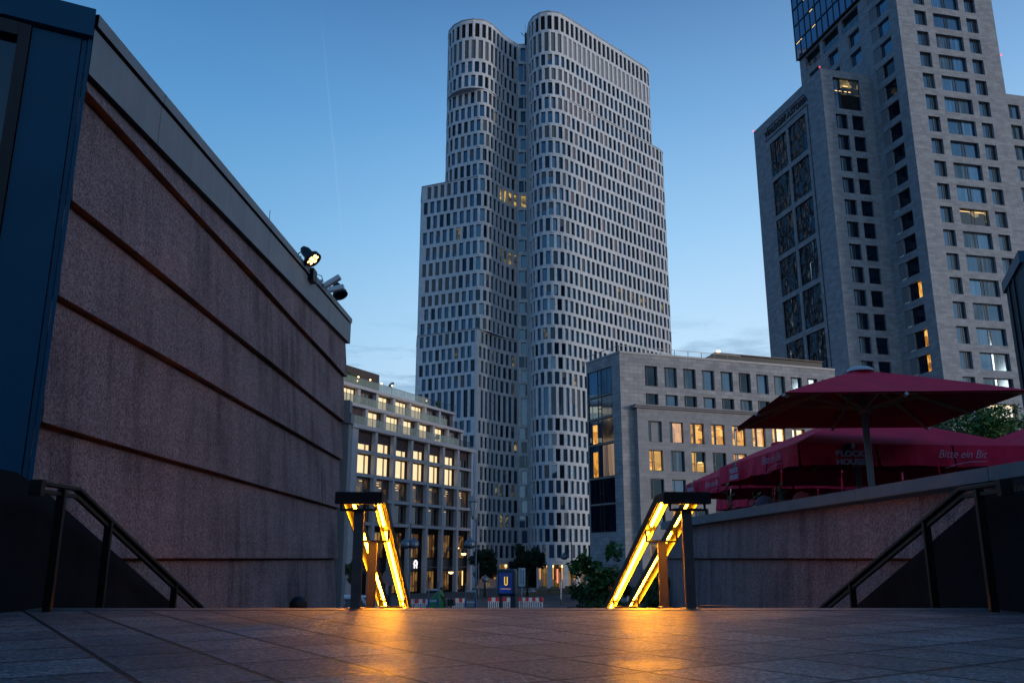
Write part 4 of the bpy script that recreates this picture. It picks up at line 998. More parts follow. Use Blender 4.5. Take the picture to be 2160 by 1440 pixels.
# ---------------------------------------------------------------- concrete grid building on the left
H0 = Vector((-20.0, 110.0)); hd = Vector((.458, .889)); hn = Vector((.889, -.458)); HL = 29.9
hb = empty('concrete_grid_building', (H0.x, H0.y, -4.7), label='concrete grid office building with cream windows painted as sky reflections and roof terraces, left of the tower', cat='building')
bay = HL/7; LV = [16.7, 13.5, 10.45, 7.4, 4.35]
cc, bm, rec = MB(), MB(), MB(); hwi = []
def hp(s, o=0): return H0 + hd*s + hn*o
def hbox(mb, s0, s1, o0, o1, z0, z1, mat):
    mb.prism([tuple(hp(s0, o0)), tuple(hp(s1, o0)), tuple(hp(s1, o1)), tuple(hp(s0, o1))], z0, z1, mat)
cols_ = [k*bay for k in range(0, 8)]
for k, s in enumerate(cols_):
    c = MB(); hbox(c, s-.27, s+.27, -.62, .0, -4.9, 16.35, 'grid_concrete')
    if k: child(c, 'column', hb)
c = MB(); hbox(c, -.9, .3, -2, .0, -4.9, 16.35, 'grid_concrete'); child(c, 'column', hb)
for i, z in enumerate(LV):
    c = MB()
    for s0, s1 in zip(cols_, cols_[1:]):
        if i: hbox(c, s0+.27, s1-.27, -.60, -.06, z-.24, z+.16, 'grid_concrete')
    if i == 0: hbox(c, -1.2, HL+.6, -3.6, .25, z-.42, z+.12, 'grid_concrete')
    child(c, 'beam', hb)
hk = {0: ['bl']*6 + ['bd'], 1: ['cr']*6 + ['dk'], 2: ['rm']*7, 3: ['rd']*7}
for i in range(4):
    z1, z0 = LV[i], LV[i+1]; ws = []
    for j in range(7): ws.append((j*bay+.40, (j+1)*bay-.40, z0+.22, z1-.30, ('grid', hk[i][j])))
    facade(rec, Path([hp(-.9, -.85), hp(HL+.5, -.85)]), [(z0, z1, [(a+.9, b+.9, c_, d__, e) for a, b, c_, d__, e in ws])], .12, 'soffit_brown', hwi)
ws = [(j*bay+.35+.9, (j+1)*bay-.35+.9, -4.6, -1.75, ('gshop', j)) for j in range(7)]; ws2 = [(j*bay+.35+.9, (j+1)*bay-.35+.9, -.1, 3.4, ('gup', j)) for j in range(7)]
facade(rec, Path([hp(-.9, -.85), hp(HL+.5, -.85)]), [(-1.75+.06, -.1, []), (-4.9, -1.69, ws), (-.1, 4.35, [(a, b, c_+.06, d__, e) for a, b, c_, d__, e in ws2])], .35, 'cheek', hwi)
# terraces stepping back
E1 = MB()
for lvl, (off, z0, z1, sh_) in enumerate(((2.5, 16.82, 19.75, 1.0), (5.0, 20.2, 23.05, 2.4))):
    ws = []; s0 = -8.5 + sh_
    j = 0
    while s0 + j*bay < HL + sh_ - 1: 
        ws.append((j*bay+.42, (j+1)*bay-.30, z0+.05, z1-.10, ('ter', (lvl, j)))); j += 1
    e = s0 + j*bay
    facade(rec, Path([hp(s0, -off-.75), hp(e, -off-.75)]), [(z0, z1, ws)], .12, 'soffit_brown', hwi)
    for q in range(j+1):
        c = MB(); hbox(c, s0+q*bay-.24, s0+q*bay+.30, -off-.70, -off-.1, z0, z1, 'grid_concrete'); child(c, 'column', hb)
    c = MB(); hbox(c, s0-.5, e+.3, -off-4.6, -off+.15, z1+.01, z1+.42, 'grid_concrete'); child(c, 'roof_slab', hb)
child(rec, 'recessed_wall', hb)
for A, B, z, n_ in ((hp(-8.6, -5.05), hp(24.5, -5.05), 23.5, 16), (hp(-8, -2.55), hp(26.2, -2.55), 20.2, 15), (hp(-.9, -.05), hp(25.8, -.05), 16.85, 13)):
    c = MB(); d = B - A
    for k in range(n_):
        P, Q = A + d*((k+.01)/n_), A + d*((k+.99)/n_); c.face([(P.x,P.y,z),(Q.x,Q.y,z),(Q.x,Q.y,z+1.05),(P.x,P.y,z+1.05)], 'glass_rail'); 
        P2, Q2 = P - hn*.03, Q - hn*.03; c.face([(P2.x,P2.y,z+1.05),(Q2.x,Q2.y,z+1.05),(Q2.x,Q2.y,z),(P2.x,P2.y,z)], 'glass_rail')
    c.bar((A.x,A.y,z+1.07),(B.x,B.y,z+1.07), .06, .05, 'grey_metal')
    child(c, 'glass_balustrade', hb)
for A, B, z in ((hp(24.5, -5.05), hp(33, -5.05), 23.5), (hp(26.2, -2.55), hp(31.5, -2.55), 20.2), (hp(25.8, -.05), hp(30.2, -.05), 16.85)):
    c = MB(); d = B - A; n_ = 26
    for k in range(n_): P = A + d*(k/n_); c.box((P.x-.015,P.y-.015,z),(P.x+.015,P.y+.015,z+1.0), 'black')
    c.bar((A.x,A.y,z+1.0),(B.x,B.y,z+1.0), .05, .05, 'black'); child(c, 'railing', hb)
c = MB(); hbox(c, -9, HL+1, -14, -1.5, -4.9, 16.25, 'cheek'); hbox(c, -9, HL+2, -14, -3.75, 16.3, 19.7, 'cheek'); hbox(c, -7, HL+3, -15, -6.3, 19.75, 23.0, 'cheek'); child(c, 'core', hb)
c = MB(); hbox(c, HL+.5, HL+.8, -14, -.3, -4.9, 16.3, 'grid_concrete'); child(c, 'end_wall', hb)
c = MB(); A = at(752, 800, 121); hbox(c, 6.5, 15.5, -12, -8.2, 23.5, 27.0, 'brown_wall'); child(c, 'roof_room', hb)
c = MB(); 
for px, py in ((756, 795), (781, 801), (805, 809), (827, 813), (900, 845), (754, 803)):
    p = at(px, py, 118.5 + (px-756)*.12); c.lathe([(0, -.14), (.12, -.06), (.12, .06), (0, .14)], 'lamp_warm', Matrix.Translation(p), 8)
child(c, 'terrace_light', hb)
c = MB(); p = hp(16.5, -6.5); c.tube([(p.x, p.y, 23.4), (p.x-.1, p.y, 25.3)], .05, 'grey_metal', 6); c.disc((p.x-.1, p.y, 25.5), (-.5, -.7, .6), .5, .08, 'grey_metal', 14); p = hp(26, -6.5); c.disc((p.x, p.y, 24.6), (-.5, -.7, .6), .5, .08, 'grey_metal', 14); child(c, 'satellite_dish', hb)
c = MB(); hbox(c, -.5, HL, -.93, -.80, -1.68, -.12, 'black'); child(c, 'sign_band', hb)
# round white emblem on the dark band
em = at(877, 1176, 118.6); s_, _ = s_on(877, 1176, H0 + hn*-.70, hd); P = hp(s_, -.70)
X = frame_on((P.x, P.y, -.92), (hn.x, hn.y, 0)); c = MB()
def pl(pts, mb=c, z=.0, mat='logo_white'): mb.face([X @ Vector((x, y, z)) for x, y in pts], mat)
n_ = 14
for k in range(n_):
    a, b = math.pi*(-.28 + 1.56*k/n_), math.pi*(-.28 + 1.56*(k+1)/n_)
    pl([(.17*math.cos(a), .22+.17*math.sin(a)), (.52*math.cos(a), .2+.50*math.sin(a)), (.52*math.cos(b), .2+.50*math.sin(b)), (.17*math.cos(b), .22+.17*math.sin(b))])
pl([(-.30, .05), (.30, .05), (.38, -.12), (-.38, -.12)]); pl([(-.50, -.16), (-.04, -.16), (-.16, -.46), (-.42, -.46)]); pl([(.04, -.16), (.50, -.16), (.42, -.46), (.16, -.46)])
child(c, 'emblem', hb)
def style_g(it, fm, pm):
    I, J, a, b, n, (k, st) = it
    def Q(f0, f1, z0, z1, mat, o=.03, t=.006): quad(pm, I.lerp(J, f0), I.lerp(J, f1), a+(b-a)*z0, a+(b-a)*z1, n, o, mat, t)
    if k == 'grid':
        frame_into(fm, I, J, a, b, n, .11, 'frame_light' if st in ('rm', 'rd', 'dk', 'bd') else 'frame_brown', mull=(.22, .28, .70, .76), off=.03)
        lo = 0
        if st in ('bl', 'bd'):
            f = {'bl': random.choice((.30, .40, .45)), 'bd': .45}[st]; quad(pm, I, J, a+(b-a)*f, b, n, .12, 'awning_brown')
            Q(0, 1, 0, f+.02, 'cream_sky_paint' if st == 'bl' else 'glass_b')
        elif st == 'cr': Q(0, 1, 0, 1, 'cream_sky_paint')
        elif st == 'dk': Q(0, 1, 0, 1, 'glass_c')
        else:
            Q(0, 1, 0, 1, 'dim_room' if st == 'rm' else 'glass_b')
            if st == 'rm' or random.random() < .3:
                for q in range(random.choice((1, 2, 2, 3)) if st == 'rm' else 1):
                    f = random.choice((.33, .4, .48)); Q(f, f+.18, .83-q*.13, .86-q*.13, 'lamp_ceiling', .05, 0)
    elif k == 'ter':
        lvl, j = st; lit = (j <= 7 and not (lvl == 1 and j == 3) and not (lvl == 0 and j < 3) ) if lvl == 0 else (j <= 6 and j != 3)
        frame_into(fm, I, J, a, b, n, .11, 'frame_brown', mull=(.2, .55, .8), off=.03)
        if lvl == 0 and j <= 2: Q(0, 1, .0, .3, 'cream_sky_paint'); quad(pm, I, J, a+(b-a)*.28, b, n, .12, 'awning_brown')
        else: Q(0, .78, 0, 1, 'cream_sky_paint' if lit else 'dim_room'); Q(.78, 1, 0, 1, 'awning_brown' if lit and random.random() < .5 else ('cream_sky_paint' if lit else 'glass_b'))
    elif k == 'gup':
        frame_into(fm, I, J, a, b, n, .09, 'frame_dark', mull=(.62, .8)); Q(0, 1, 0, 1, 'shop_room')
        for f in (.2, .32): Q(f, f+.08, .84, .90, 'lamp_ceiling', .05, 0)
        if st in (6,): 
            for f in (.2, .4, .52): Q(f, f+.07, .42, .46, 'lamp_warm', .06, 0)
        if st == 2: Q(.5, .56, .8, .83, 'logo_white', .06, 0)
        if st == 1: Q(.28, .5, .25, .6, 'amber_wall', .05, 0)
    else:
        frame_into(fm, I, J, a, b, n, .09, 'frame_dark', mull=(.62, .8)); Q(0, 1, 0, 1, 'shop_room')
        if st < 5: 
            for f in (.1, .22): Q(f, f+.07, .86, .93, 'lamp_ceiling', .05, 0)
        if st == 6:
            for f in (.02, .86): Q(f, f+.08, .2, .95, 'lamp_soft', .06, 0)
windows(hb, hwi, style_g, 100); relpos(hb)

# ---------------------------------------------------------------- unseen stone block added behind the camera to shade the plaza
cb = empty('unseen_shade_block', (30, -42, ZP), label='unseen dark stone block added behind the camera to shade the plaza', cat='building')
mb = MB(); bw_ = []
rows = [(z, z+4, [(x, x+2.2, z+.9, z+3.2, ('q', 'b')) for x in range(2, 84, 5)]) for z in (0, 4, 8, 12)]
facade(mb, Path([(62, -34), (-24, -34)]), [(-.4, 0, [])] + rows + [(16, 18, [])], .3, 'limestone', bw_)
mb.prism([(-24, -34.02), (34, -34.02), (62, -60), (-24, -60)], -.4, 17.9, 'limestone'); mb.prism([(34, -60), (34, 22), (50, 22), (62, -60)], -3.8, 16.5, 'limestone'); child(mb, 'wall', cb); windows(cb, bw_, style_o, 0); relpos(cb)

# ================================================================ THINGS ON THE PLAZA AND STAIRS
SL = -.33
def railz(y, y0=7.93, z0=.56): return z0 if y < y0 else z0 + SL*(y - y0)
def stair_light_rail(xc, label, hang):
    """double handrail: two channels with light strips underneath, joined by a flat head, on central posts"""
    root = empty('light_handrail', (xc, 7.6, ZP), label=label, cat='handrail', group='lit double handrails in the middle of the stairs')
    def P(x, y, z): return Vector((x - .04*(y - 7.6), y - 7.6, z - ZP))
    pts = [7.52, 7.93, 12.9]
    hd_ = MB()
    for dx in (-.135, .135):
        mb = MB()
        for a, b in zip(pts, pts[1:]):
            A, B = P(dx, a, railz(a)), P(dx, b, railz(b)); 
            dr = (B-A).normalized(); up = Vector((1,0,0)).cross(dr)
            # channel: top web and two side lips
            for (ox, oz, w_, h_) in ((0, -.010, .12, .018), (-.055, -.05, .010, .066), (.055, -.05, .010, .066)):
                o = Vector((ox, 0, 0)) + up*oz; mb.bar(A + o - dr*.004, B + o + dr*.004, w_, h_, 'rail')
        mb.build('rail_channel', root, bevel=.004)
        # strips under the channel between the brackets
        for a, b in ((7.99, 8.58), (8.76, 11.0), (11.15, 12.6)):
            A, B = P(dx, a, railz(a)), P(dx, b, railz(b)); dr = (B-A).normalized(); up = Vector((1,0,0)).cross(dr)
            m2 = MB(); o = up*-.040 + Vector((-.020 if dx > 0 else .020, 0, 0)); m2.bar(A + o, B + o, .020, .016, 'led_core'); o2 = o + up*.012; m2.bar(A + o2, B + o2, .040, .008, 'led_edge'); m2.build('light_strip', root)
    hd_.box((-.205, -.085, railz(7)-ZP-.105), (.205, .02, railz(7)-ZP-.002), 'rail'); hd_.box((-.185, .02, railz(7)-ZP-.022), (.185, .34, railz(7)-ZP-.001), 'rail')
    hd_.build('rail_head', root, bevel=.006)
    for y, full in ((7.6, 1), (8.67, 0), (10.9, 0)):
        mb = MB(); o = P(0, y, 0); zt = railz(y) - ZP - .155; zb = zs(y) - ZP
        w_ = .042; mb.box((o.x-w_, o.y-.03, zb), (o.x+w_, o.y+.03, zt), 'post' if full else 'post')
        mb.box((o.x-.075, o.y-.075, zb), (o.x+.075, o.y+.075, zb+.012), 'post')
        mb.build('post', root, bevel=.004)
        mb = MB(); y2 = y + (.02 if full else 0); zr = railz(y2) - ZP; q = []
        for k in range(13):
            t = k/12
            if t < .25: a = t/.25; q.append((-.15, -.05 - .07*a))
            elif t <= .75: a = (t-.25)/.5; q.append((-.15 + .3*a, -.155))
            else: a = (t-.75)/.25; q.append((.15, -.12 + .07*a))
        mb.tube([(o.x + a, o.y - (.06 if full else .0), zr + b) for a, b in q], .0125, 'rail', 8); mb.build('bracket', root)
    # small floor spots at the foot of the head posts
    return root
r1_ = stair_light_rail(-1.33, 'left of the two amber-lit double handrails, nearer the pebble-dash building', 1)
r2_ = stair_light_rail(1.52, 'right of the two amber-lit double handrails, nearer the red umbrellas', 0)
def side_rail(x, label, sg):
    root = empty('stair_handrail', (x, 7.2, ZP), label=label, cat='handrail', group='unlit dark handrails along the stair walls')
    def P(dx, y, z): return Vector((dx - .02*(y-7.2), y - 7.2, z - ZP))
    def rz_(y): return .575 if y < 7.45 else .575 + SL*(y-7.45)
    ys_ = [6.82, 7.45, 13.5]
    for dz, w_, h_ in ((0, .07, .032), (-.062, .035, .035)):
        mb = MB()
        for a, b in zip(ys_, ys_[1:]): mb.bar(P(0, a, rz_(a)+dz), P(0, b, rz_(b)+dz), w_, h_, 'rail')
        mb.build('rail_bar', root, bevel=.005)
    mb = MB(); mb.box((-.05, -.42, rz_(7)-ZP-.10), (.05, -.36, rz_(7)-ZP+.025), 'rail'); mb.build('end_cap', root)
    for y in (7.2, 8.15, 10.0, 12.0):
        mb = MB(); o = P(0, y, 0); mb.box((o.x-.034, o.y-.022, zs(y)-ZP), (o.x+.034, o.y+.022, rz_(y)-ZP-.02), 'rail'); mb.build('post', root, bevel=.004)
    return root
side_rail(-3.74, 'dark unlit handrail on the left in front of the pebble-dash wall', 1)
side_rail(3.88, 'dark unlit handrail on the right below the umbrella terrace', -1)
# upward spots set in the ground at the foot of each lit handrail
for x, lab in ((-1.12, 'tiny floor spotlight at the foot of the left lit handrail'), (1.28, 'tiny floor spotlight at the foot of the right lit handrail')):
    mb = MB(); mb.disc((x, 7.70, ZP+.004), (0, 0, 1), .022, .012, 'black', 14, 'lamp_soft'); tag(mb.build('floor_spot'), label=lab, cat='spotlight')
mb = MB(); mb.tube([(1.62, 7.70, ZP+.018), (1.72, 7.68, ZP+.02), (1.80, 7.70, ZP+.022), (1.9, 7.69, ZP+.018)], [.006, .012, .012, .005], 'nosing', 6)
tag(mb.build('twig'), label='small twig lying on the plaza edge right of the right lit handrail', cat='twig')

# ---------------------------------------------------------------- floodlights and cameras on the cornice
def flood(px, py, Y, label, lit, r_=.145):
    p = at(px, py, Y); root = empty('floodlight', p, label=label, cat='floodlight', group='round black floodlights on the cornice')
    ax = Vector((.62, -.16, -.70)).normalized() if lit else Vector((.40, -.22, -.85)).normalized(); q = ax.to_track_quat('Z', 'Y').to_matrix().to_4x4()
    mb = MB(); mb.lathe([(0, -.30), (.06, -.29), (.10, -.20), (.105, -.06), (r_, .0), (r_*1.04, .10), (r_*.96, .10), (r_*.94, .055)], 'black', q, 20); mb.build('housing', root)
    mb = MB(); mb.disc(ax*.055, ax, r_*.92, .006, 'black', 20, 'black'); 
    for k in range(7):
        a = k*math.pi/3; o = Vector((math.cos(a), math.sin(a), 0))*r_*.55 if k < 6 else Vector((0,0,0)); o = q.to_3x3() @ o
        mb.disc(ax*.064 + o, ax, r_*.24, .006, 'black', 10, 'flood_glow' if lit else 'glass_b')
    mb.build('lens', root)
    mb = MB(); mb.bar((-.02, 0, -.1), (-.33, .0, -.19), .05, .09, 'black'); mb.tube([(-.3, 0, -.25), (-.33, 0, .0), (-.24, .02, .11), (-.14, .0, .16), (-.08, 0, .12)], .012, 'black', 6); mb.tube([(-.33, .05, -.2), (-.28, .05, .05), (-.2, .03, .03)], .010, 'black', 6)
    mb.build('bracket', root); return root
Yf = 15.9
flood(656, 543, 16.3, 'round black floodlight glowing amber on top of the cornice', True, .17)
flood(716, 617, 19.4, 'round dark unlit floodlight at the far end of the cornice', False, .17)
def cctv(px, py, Y, label, dx):
    p = at(px, py, Y); root = empty('security_camera', p, label=label, cat='camera', group='white tube cameras on the cornice')
    mb = MB(); mb.tube([(-.42, 0, -.05), (-.16, 0, -.01)], .035, 'white_paint', 10); mb.tube([(-.45, 0, -.16), (-.45, 0, .03)], .05, 'white_paint', 8); mb.tube([(-.40, 0, .03), (-.32, .0, .14), (-.2, 0, .10), (-.17, 0, 0)], .010, 'black', 6); mb.build('arm', root)
    mb = MB(); mb.bar((-.13, 0, -.08 - dx), (.22, -.04, .05 + dx*.3), .12, .12, 'white_paint'); mb.build('body', root, bevel=.02)
cctv(697, 591, 18.0, 'white tube security camera pointing up and right, upper of two on the cornice', .06)
cctv(706, 609, 18.9, 'white tube security camera beside the unlit floodlight', -.05)
mb = MB(); p = at(655, 579, 16.9); mb.box((p.x-.03, p.y-.16, p.z-.16), (p.x+.10, p.y+.16, p.z+.10), 'black')
tag(mb.build('junction_box'), label='small dark box fixed to the cornice below the glowing floodlight', cat='box')
mb = MB(); p = at(560, 470, 14.0); mb.tube([(XC-.05, p.y, 5.5), (XC-.05, p.y, 5.92)], .005, 'black', 6)
tag(mb.build('thin_rod'), label='thin short rod standing on the cornice of the pebble-dash building', cat='rod')

# ---------------------------------------------------------------- umbrellas
def umbrella(cx, cy, side, eave, peak, rot, label, style='valance', txt=(), floor=.16, tubev=True):
    root = empty('umbrella', (cx, cy, floor), rot, label=label, cat='umbrella', group='large crimson restaurant umbrellas on the terrace')
    h = side/2; ze, zp = eave - floor, peak - floor
    can, und = MB(), MB(); N_ = 8
    def P(u, v, off=0):
        m = max(abs(u), abs(v)); sag = .10*side*.25*math.sin(math.pi*m)*-.35
        ridge = .02*side*(1 - abs(abs(u) - abs(v))/max(m, 1e-6)) * m*(1-m)*2
        return (u*h, v*h, ze + (zp - ze)*(1 - m) + sag*.6 + ridge + off)
    G = [-1 + 2*i/12 for i in range(13)]
    for i in range(12):
        for j in range(12):
            a = [P(G[i], G[j]), P(G[i+1], G[j]), P(G[i+1], G[j+1]), P(G[i], G[j+1])]
            # split along the diagonal ridges
            if (i < 6) == (j < 6): tri = ((0, 1, 2), (0, 2, 3))
            else: tri = ((0, 1, 3), (1, 2, 3))
            for t in tri: can.face([a[k] for k in t], 'canvas')
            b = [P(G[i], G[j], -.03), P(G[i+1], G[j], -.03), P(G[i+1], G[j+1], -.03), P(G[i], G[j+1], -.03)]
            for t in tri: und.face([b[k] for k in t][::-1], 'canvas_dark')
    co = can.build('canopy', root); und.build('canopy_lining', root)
    zl = 0
    if style == 'valance':
        vl = MB(); dp = .48; ns = 3; n_ = 30
        sides = [((-h, -h), (h, -h)), ((h, -h), (h, h)), ((h, h), (-h, h)), ((-h, h), (-h, -h))]
        for (a, b) in sides:
            a, b = Vector(a), Vector(b); d = (b-a).normalized(); n = Vector((d.y, -d.x))
            for sc_ in range(ns):
                prev = None
                for k in range(11):
                    t = (sc_ + .012 + .976*k/10)/ns; p = a.lerp(b, t); wv = .05*math.sin(k*1.3 + sc_*2) + .03*math.sin(k*2.9+sc_)
                    q = p + n*(.07 + wv); mdl = p + n*(.03 + wv*.4); dr = dp * (1 - .06*abs(math.sin(math.pi*k/10)))
                    cur = (Vector((p.x, p.y, ze)), Vector((mdl.x, mdl.y, ze-dr*.5)), Vector((q.x, q.y, ze-dr)))
                    if prev:
                        for r in (0, 1): 
                            vl.face([prev[r+1], cur[r+1], cur[r], prev[r]], 'canvas', True)
                    prev = cur
        vo = vl.build('valance', root)
        for (sd_, t, body, size, kind) in txt:
            a, b = sides[sd_]; a, b = Vector(a), Vector(b); d = (b-a).normalized(); n = Vector((d.y, -d.x)); p = a.lerp(b, t)
            X = frame_on((p.x+n.x*.20, p.y+n.y*.20, ze-dp*.62 if kind == 's' else ze-dp*.60), (n.x, n.y, 0))
            if kind == 'b':
                o = text('lettering', body, size, 'print_white', X, vo, .004, 0, 1.15, .006)
                m2 = MB(); X2 = frame_on((p.x+n.x*.168, p.y+n.y*.168, ze-dp*.30), (n.x, n.y, 0)); s_ = size
                def F(pts, mat): m2.face([X2 @ Vector((x*s_, y*s_, 0)) for x, y in pts], mat)
                F([(-.75, -.45), (.35, -.45), (.35, .75), (-.2, .75), (-.75, .45)], 'black')
                F([(.38, .10), (.78, .28), (.85, .62), (.62, .85), (.38, .70)], 'print_white')
                m2.build('emblem', vo)
            else:
                text('script_lettering', body, size, 'print_white', X, vo, .003, .42, .9, -.004)
                m2 = MB(); X2 = X; m2.tube([X2 @ Vector((x*size, y*size, .0)) for x, y in ((-1.6, -.9), (-.6, -.55), (.6, -.33), (2.2, -.28))], .006, 'print_white', 5); m2.build('underline', vo)
    mb = MB(); mb.tube([(0, 0, 0), (0, 0, zp - .1)], .065, 'pole_white', 14); mb.build('pole', root)
    mb = MB(); mb.box((-.45, -.45, 0), (.45, .45, .09), 'grey_metal'); mb.build('base', root)
    hub = MB(); hz = ze - .12 if style == 'valance' else ze + .06
    hub.tube([(0, 0, hz-.1), (0, 0, hz+.05)], .12, 'wood_pole', 12); hub.build('hub', root)
    for k in range(8):
        a = math.pi/4*k; u, v = math.cos(a), math.sin(a); m = max(abs(u), abs(v)); u, v = u/m, v/m
        e = Vector(P(u*.985, v*.985, -.075)); c0_ = Vector((u*.05, v*.05, zp-.12)); mdp = Vector(P(u*.55, v*.55, -.09))
        mb = MB(); mb.bar(c0_, mdp, .045, .06, 'wood_pole'); mb.bar(mdp, e, .045, .055, 'wood_pole'); rb = mb.build('rib', root)
        mb = MB(); mb.bar((u*.1, v*.1, hz), Vector(P(u*.5, v*.5, -.12)), .04, .045, 'wood_pole'); mb.build('strut', rb)
    if style != 'valance':
        for k in range(8):
            a = math.pi/4*k; u, v = math.cos(a), math.sin(a); m = max(abs(u), abs(v)); e = Vector(P(u/m*1.0, v/m*1.0, -.04))
            mb = MB(); mb.tube([e, e + Vector((u*.05, v*.05, -.01))], .028, 'white_paint', 8); mb.build('rib_tip', root)
    mb = MB(); mb.lathe([(.25, 0), (.25, .04), (.19, .08), (.08, .11), (0, .115)], 'white_paint' if style != 'valance' else 'canvas', Matrix.Translation((0, 0, zp-.03)), 20); mb.build('top_cap', root)
    return root
M['print_white'] = simple('white_print', (.50, .44, .50), .8, var=.05)
umbrella(6.93, 16.65, 4.15, 2.80, 3.62, R(-3), 'tallest crimson umbrella without a valance, seen from below, its pole at the terrace edge', 'plain')
TX = ((0, .27, 'BLOCK\nHOUSE', .215, 'b'), (0, .78, 'Bitte ein Bit', .25, 's'), (3, .28, 'BLOCK\nHOUSE', .20, 'b'), (3, .72, 'Bitte ein Bit', .25, 's'))
TX = ((0, .20, 'BLOCK\nHOUSE', .17, 'b'), (0, .68, 'Bitte ein Bit', .25, 's'), (3, .32, 'BLOCK\nHOUSE', .16, 'b'), (3, .80, 'Bitte ein Bit', .26, 's'))
umbrella(8.4, 20.9, 5.15, 2.36, 3.45, R(5), 'crimson umbrella with white lettering on its valance, directly behind the tall umbrella pole', txt=TX)
umbrella(8.35, 26.7, 4.6, 2.36, 3.45, R(7), 'crimson umbrella farthest left, its pointed corner above the right lit handrail', txt=((3, .22, 'BLOCK\nHOUSE', .16, 'b'), (3, .64, 'Bitte ein Bit', .26, 's')))
umbrella(13.95, 21.5, 5.2, 2.36, 3.5, R(8), 'crimson umbrella cut off by the right edge of the photo')
umbrella(14.2, 27.6, 5.2, 2.3, 3.3, R(8), 'crimson umbrella hidden behind the lettered one, right of the farthest left one')
umbrella(10.6, 32.0, 4.6, 2.25, 3.2, R(8), 'rearmost crimson umbrella in the shade behind the others')
# restaurant pavilion in the dark behind the umbrellas
rp = empty('restaurant_pavilion', (20, 34, .16), label='dark restaurant front in the shade behind the crimson umbrellas', cat='building')
mb = MB(); mb.box((11.8, 33.9, .16), (33, 35.9, 2.5), 'cheek'); child(mb, 'wall', rp)
for k in range(7):
    mb = MB(); mb.box((12.2+k*2.8, 33.80, .3), (14.6+k*2.8, 33.88, 2.2), 'glass_b'); child(mb, 'window', rp)
# things on the terrace edge
def plant(px, py, Y, h, label, seed, zb=.16):
    rnd = random.Random(seed); p = at(px, py, Y); root = empty('potted_plant', (p.x, Y, zb), label=label, cat='plant', group='leafy plants along the terrace coping')
    mb = MB(); mb.box((-.17, -.17, 0), (.17, .17, .35), 'black'); mb.build('planter', root, bevel=.02)
    lf, st = MB(), MB()
    for s in range(3):
        b = Vector((rnd.uniform(-.06, .06), rnd.uniform(-.06, .06), .33)); t = b + Vector((rnd.uniform(-.12, .12), rnd.uniform(-.1, .1), (h-.33)*rnd.uniform(.75, 1)))
        st.tube([b, b.lerp(t, .5) + Vector((.02, 0, 0)), t], [.014, .011, .005], 'leaf', 6)
        for k in range(11):
            c = b.lerp(t, .3 + .7*k/10); a = k*2.4 + s; l = rnd.uniform(.11, .20); d = Vector((math.cos(a), math.sin(a), rnd.uniform(.1, .8))).normalized(); sd_ = d.cross(Vector((0, 0, 1))).normalized()*l*.2
            lf.face([c, c + d*l*.5 + sd_, c + d*l, c + d*l*.5 - sd_], 'leaf')
    lf.build('foliage', root); st.build('stem', root)
plant(1541, 1045, 20.5, 1.55, 'upright leafy plant left of the three on the terrace coping', 1)
plant(1592, 1050, 18.6, 1.25, 'small thin plant beside the mauve chair back on the terrace', 2)
plant(1637, 1040, 17.6, 1.3, 'bushy plant right of the mauve chair back on the terrace', 3)
def armchair(px, py, Y, mat, label):
    p = at(px, py, Y); root = empty('terrace_chair', (p.x, Y, .16), label=label, cat='chair', group='rounded terrace chairs'); top = p.z - .16
    mb = MB(); q = Matrix.Translation((0, 0, top*.62)) @ Matrix.Diagonal((.24, .16, top*.42, 1)); mb.lathe([(0, -1), (.6, -.85), (.95, -.3), (1, .15), (.86, .6), (.5, .9), (0, 1)], mat, q, 18); mb.build('backrest', root)
    mb = MB(); mb.box((-.24, -.1, .36), (.24, .42, .45), mat); mb.build('seat', root, bevel=.03)
    for x in (-.2, .2):
        for y in (-.06, .38): mb = MB(); mb.tube([(x, y, 0), (x, y, .37)], .016, 'black', 8); mb.build('leg', root)
armchair(1612, 1048, 17.9, 'purple', 'rounded mauve chair back showing above the terrace coping')
armchair(1691, 1040, 16.6, 'terracotta', 'rounded red chair back showing above the terrace coping')
def table(px, py, Y, label):
    p = at(px, py, Y); root = empty('terrace_table', (p.x, Y, .16), label=label, cat='table')
    mb = MB(); mb.lathe([(0, .72), (.4, .72), (.4, .75), (0, .75)], 'black', None, 20); mb.build('tabletop', root); mb = MB(); mb.tube([(0,0,.02),(0,0,.72)], .03, 'black', 8); mb.lathe([(0,0),(.22,0),(.22,.02),(0,.03)], 'black', None, 16); mb.build('pedestal', root)
table(1577, 1060, 20.0, 'small dark round table on the terrace between the plants')

